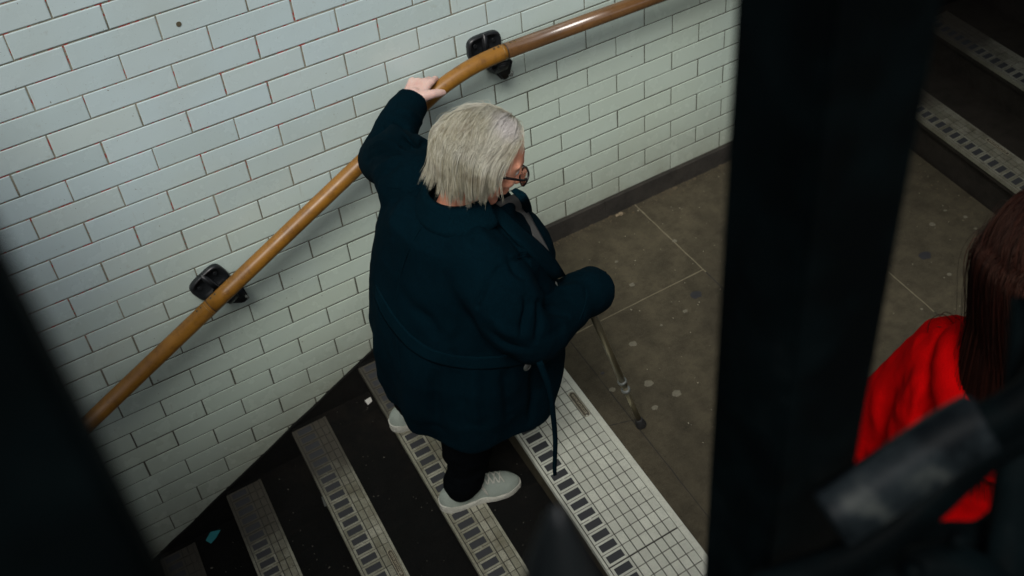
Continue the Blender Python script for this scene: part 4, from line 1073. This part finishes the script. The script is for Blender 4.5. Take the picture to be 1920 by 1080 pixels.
# hoodie
bm = bmesh.new()
loft_yaw(bm, [(MID.x, MID.y, .78, .145, .20), (MID.x, MID.y, .86, .150, .205), (MID.x, MID.y, 1.0, .135, .19), (MID.x, MID.y, 1.12, .130, .195), (MID.x, MID.y, 1.20, .11, .175), (MID.x, MID.y, 1.27, .075, .10)])
for A, B, C3 in ((SHL, ELB, WRL), (SHR, ELR, WRR)):
    cm = catmull([A + (Vector((MID.x, MID.y, A.z)) - A) * .25, A, A.lerp(B, .5), B, B.lerp(C3, .5), C3 + (B - C3) * .12], 4)
    add_ball(bm, A, .078); add_tube(bm, cm, [float(np.interp(i / (len(cm) - 1), [0, .2, .4, .6, .8, .95, 1], [.085, .080, .074, .074, .072, .066, .050])) for i in range(len(cm))], n=26)
me = remesh(bm, .006, 8); co, no = mesh_np(me)
k = .009 * wnoise(co, (9, 9, 6)) + .004 * wnoise(co, (24, 24, 16)); set_np(me, co + no * k[:, None])
hd2 = link('hoodie', me, p2, MT['hoodie'], True); bv = bvh_of(me)
C_ = lambda pts, w, d, **kw: crease(me, hits(bv, pts), w, d, **kw)
C_([(1768, 690), (1745, 740), (1722, 780), (1715, 800)], .010, -.010); C_([(1735, 720), (1715, 755), (1710, 790)], .008, .006)
C_([(1625, 830), (1617, 860), (1640, 868)], .006, -.004); C_([(1740, 640), (1750, 690), (1790, 745)], .005, -.004)
C_([(1720, 800), (1745, 790), (1790, 760)], .010, -.006); C_([(1640, 740), (1650, 800), (1640, 850)], .014, .004); me.update()
# hood lying on the back
bm = bmesh.new(); nk = V3(MID.x, MID.y, 1.255)
pts_ = []
for i in range(17):
    t = math.radians(-118 + 236 * i / 16); a = math.cos(t); b = math.sin(t)
    pts_.append(nk - G2 * (a * .105 + .01) + S2 * b * .105 + V3(0, 0, .012 - .060 * max(0, a)))
add_tube(bm, pts_, [.030 + .024 * math.sin(math.pi * i / 16) for i in range(17)], n=18)
add_ball(bm, nk - G2 * .125 + V3(0, 0, -.065), (.060, .085, .06), Matrix.Rotation(yaw, 3, 'Z'))
add_ball(bm, nk - G2 * .13 + V3(0, 0, -.10), (.035, .060, .06), Matrix.Rotation(yaw, 3, 'Z'))
me = remesh(bm, .006, 6); co, no = mesh_np(me); set_np(me, co + no * (.006 * wnoise(co, (12, 12, 9)))[:, None]); link('hood', me, hd2, MT['hoodie'], True)
for A, B in ((WRL, ELB), (WRR, ELR)):
    d = (B - A).normalized(); bm = bmesh.new(); add_tube(bm, [A - d * .008, A + d * .005, A + d * .045, A + d * .075], [.030, .036, .044, .052], n=24); obj('cuff', bm, MT['trousers'], hd2, True)
for s in (1, -1):
    hp = MID + S2 * .09 * s + V3(0, 0, .82); kn = MID + S2 * .10 * s + G2 * (.10 * s + .02) + V3(0, 0, .46); an = MID + S2 * .09 * s + G2 * (.12 * s - .02) + V3(0, 0, .12)
    bm = bmesh.new(); chain(bm, [hp, kn, kn.lerp(an, .5), an], [.112, .078, .066, .060]); me = remesh(bm, .009, 6); co, no = mesh_np(me); set_np(me, co + no * (.008 * wnoise(co, (9, 9, 20)))[:, None]); link('trouser_leg', me, p2, MT['trousers'], True)
    bm = bmesh.new(); an = V3(an.x, an.y, 0); add_cap(bm, an + V3(0, 0, .046) - G2 * .02, an + G2 * .05 + V3(0, 0, .046), .044, .042); add_cap(bm, an + G2 * .05 + V3(0, 0, .040), an + G2 * .17 + V3(0, 0, .032), .042, .030)
    me = remesh(bm, .006, 3); link('shoe', me, p2, MT['black'], True)
md, td_, cd_ = m_hair('dark_auburn_hair', [(.0025, .0010, .0008), (.006, .002, .0015), (.020, .005, .003), (.003, .0012, .001)], .42); md.node_tree.nodes['Principled BSDF'].inputs['Specular IOR Level'].default_value = .3; md.node_tree.nodes['Principled BSDF'].inputs['Specular Tint'].default_value = (1, .55, .4, 1); td_.base(cd_)
hair('hair', H2, F2, U2, md, 12000, .46, part_s=0, seed=11, parent=p2, cap_mat=mat('dark_hair_under', (.006, .003, .003), .7), wid=.0007, lift=.014, blow=V3(.12, -.22, 0), stiff=.6, clf=.15, axes=(.106, .086, .104), clump_pull=.12)
for n_, pts in enumerate([[(1800, 620), (1770, 590), (1745, 600), (1738, 628)], [(1805, 700), (1790, 720), (1782, 745)], [(1812, 690), (1800, 715), (1776, 742)], [(1800, 600), (1775, 585), (1762, 592)], [(1808, 640), (1780, 618), (1757, 612)]]):
    q = [(at_z(a, b, 1.32 - .0022 * (b - 590))) for a, b in pts]; bm = bmesh.new(); add_tube(bm, catmull(q, 5), .0007, n=5); obj('stray_lock', bm, md, p2, True)
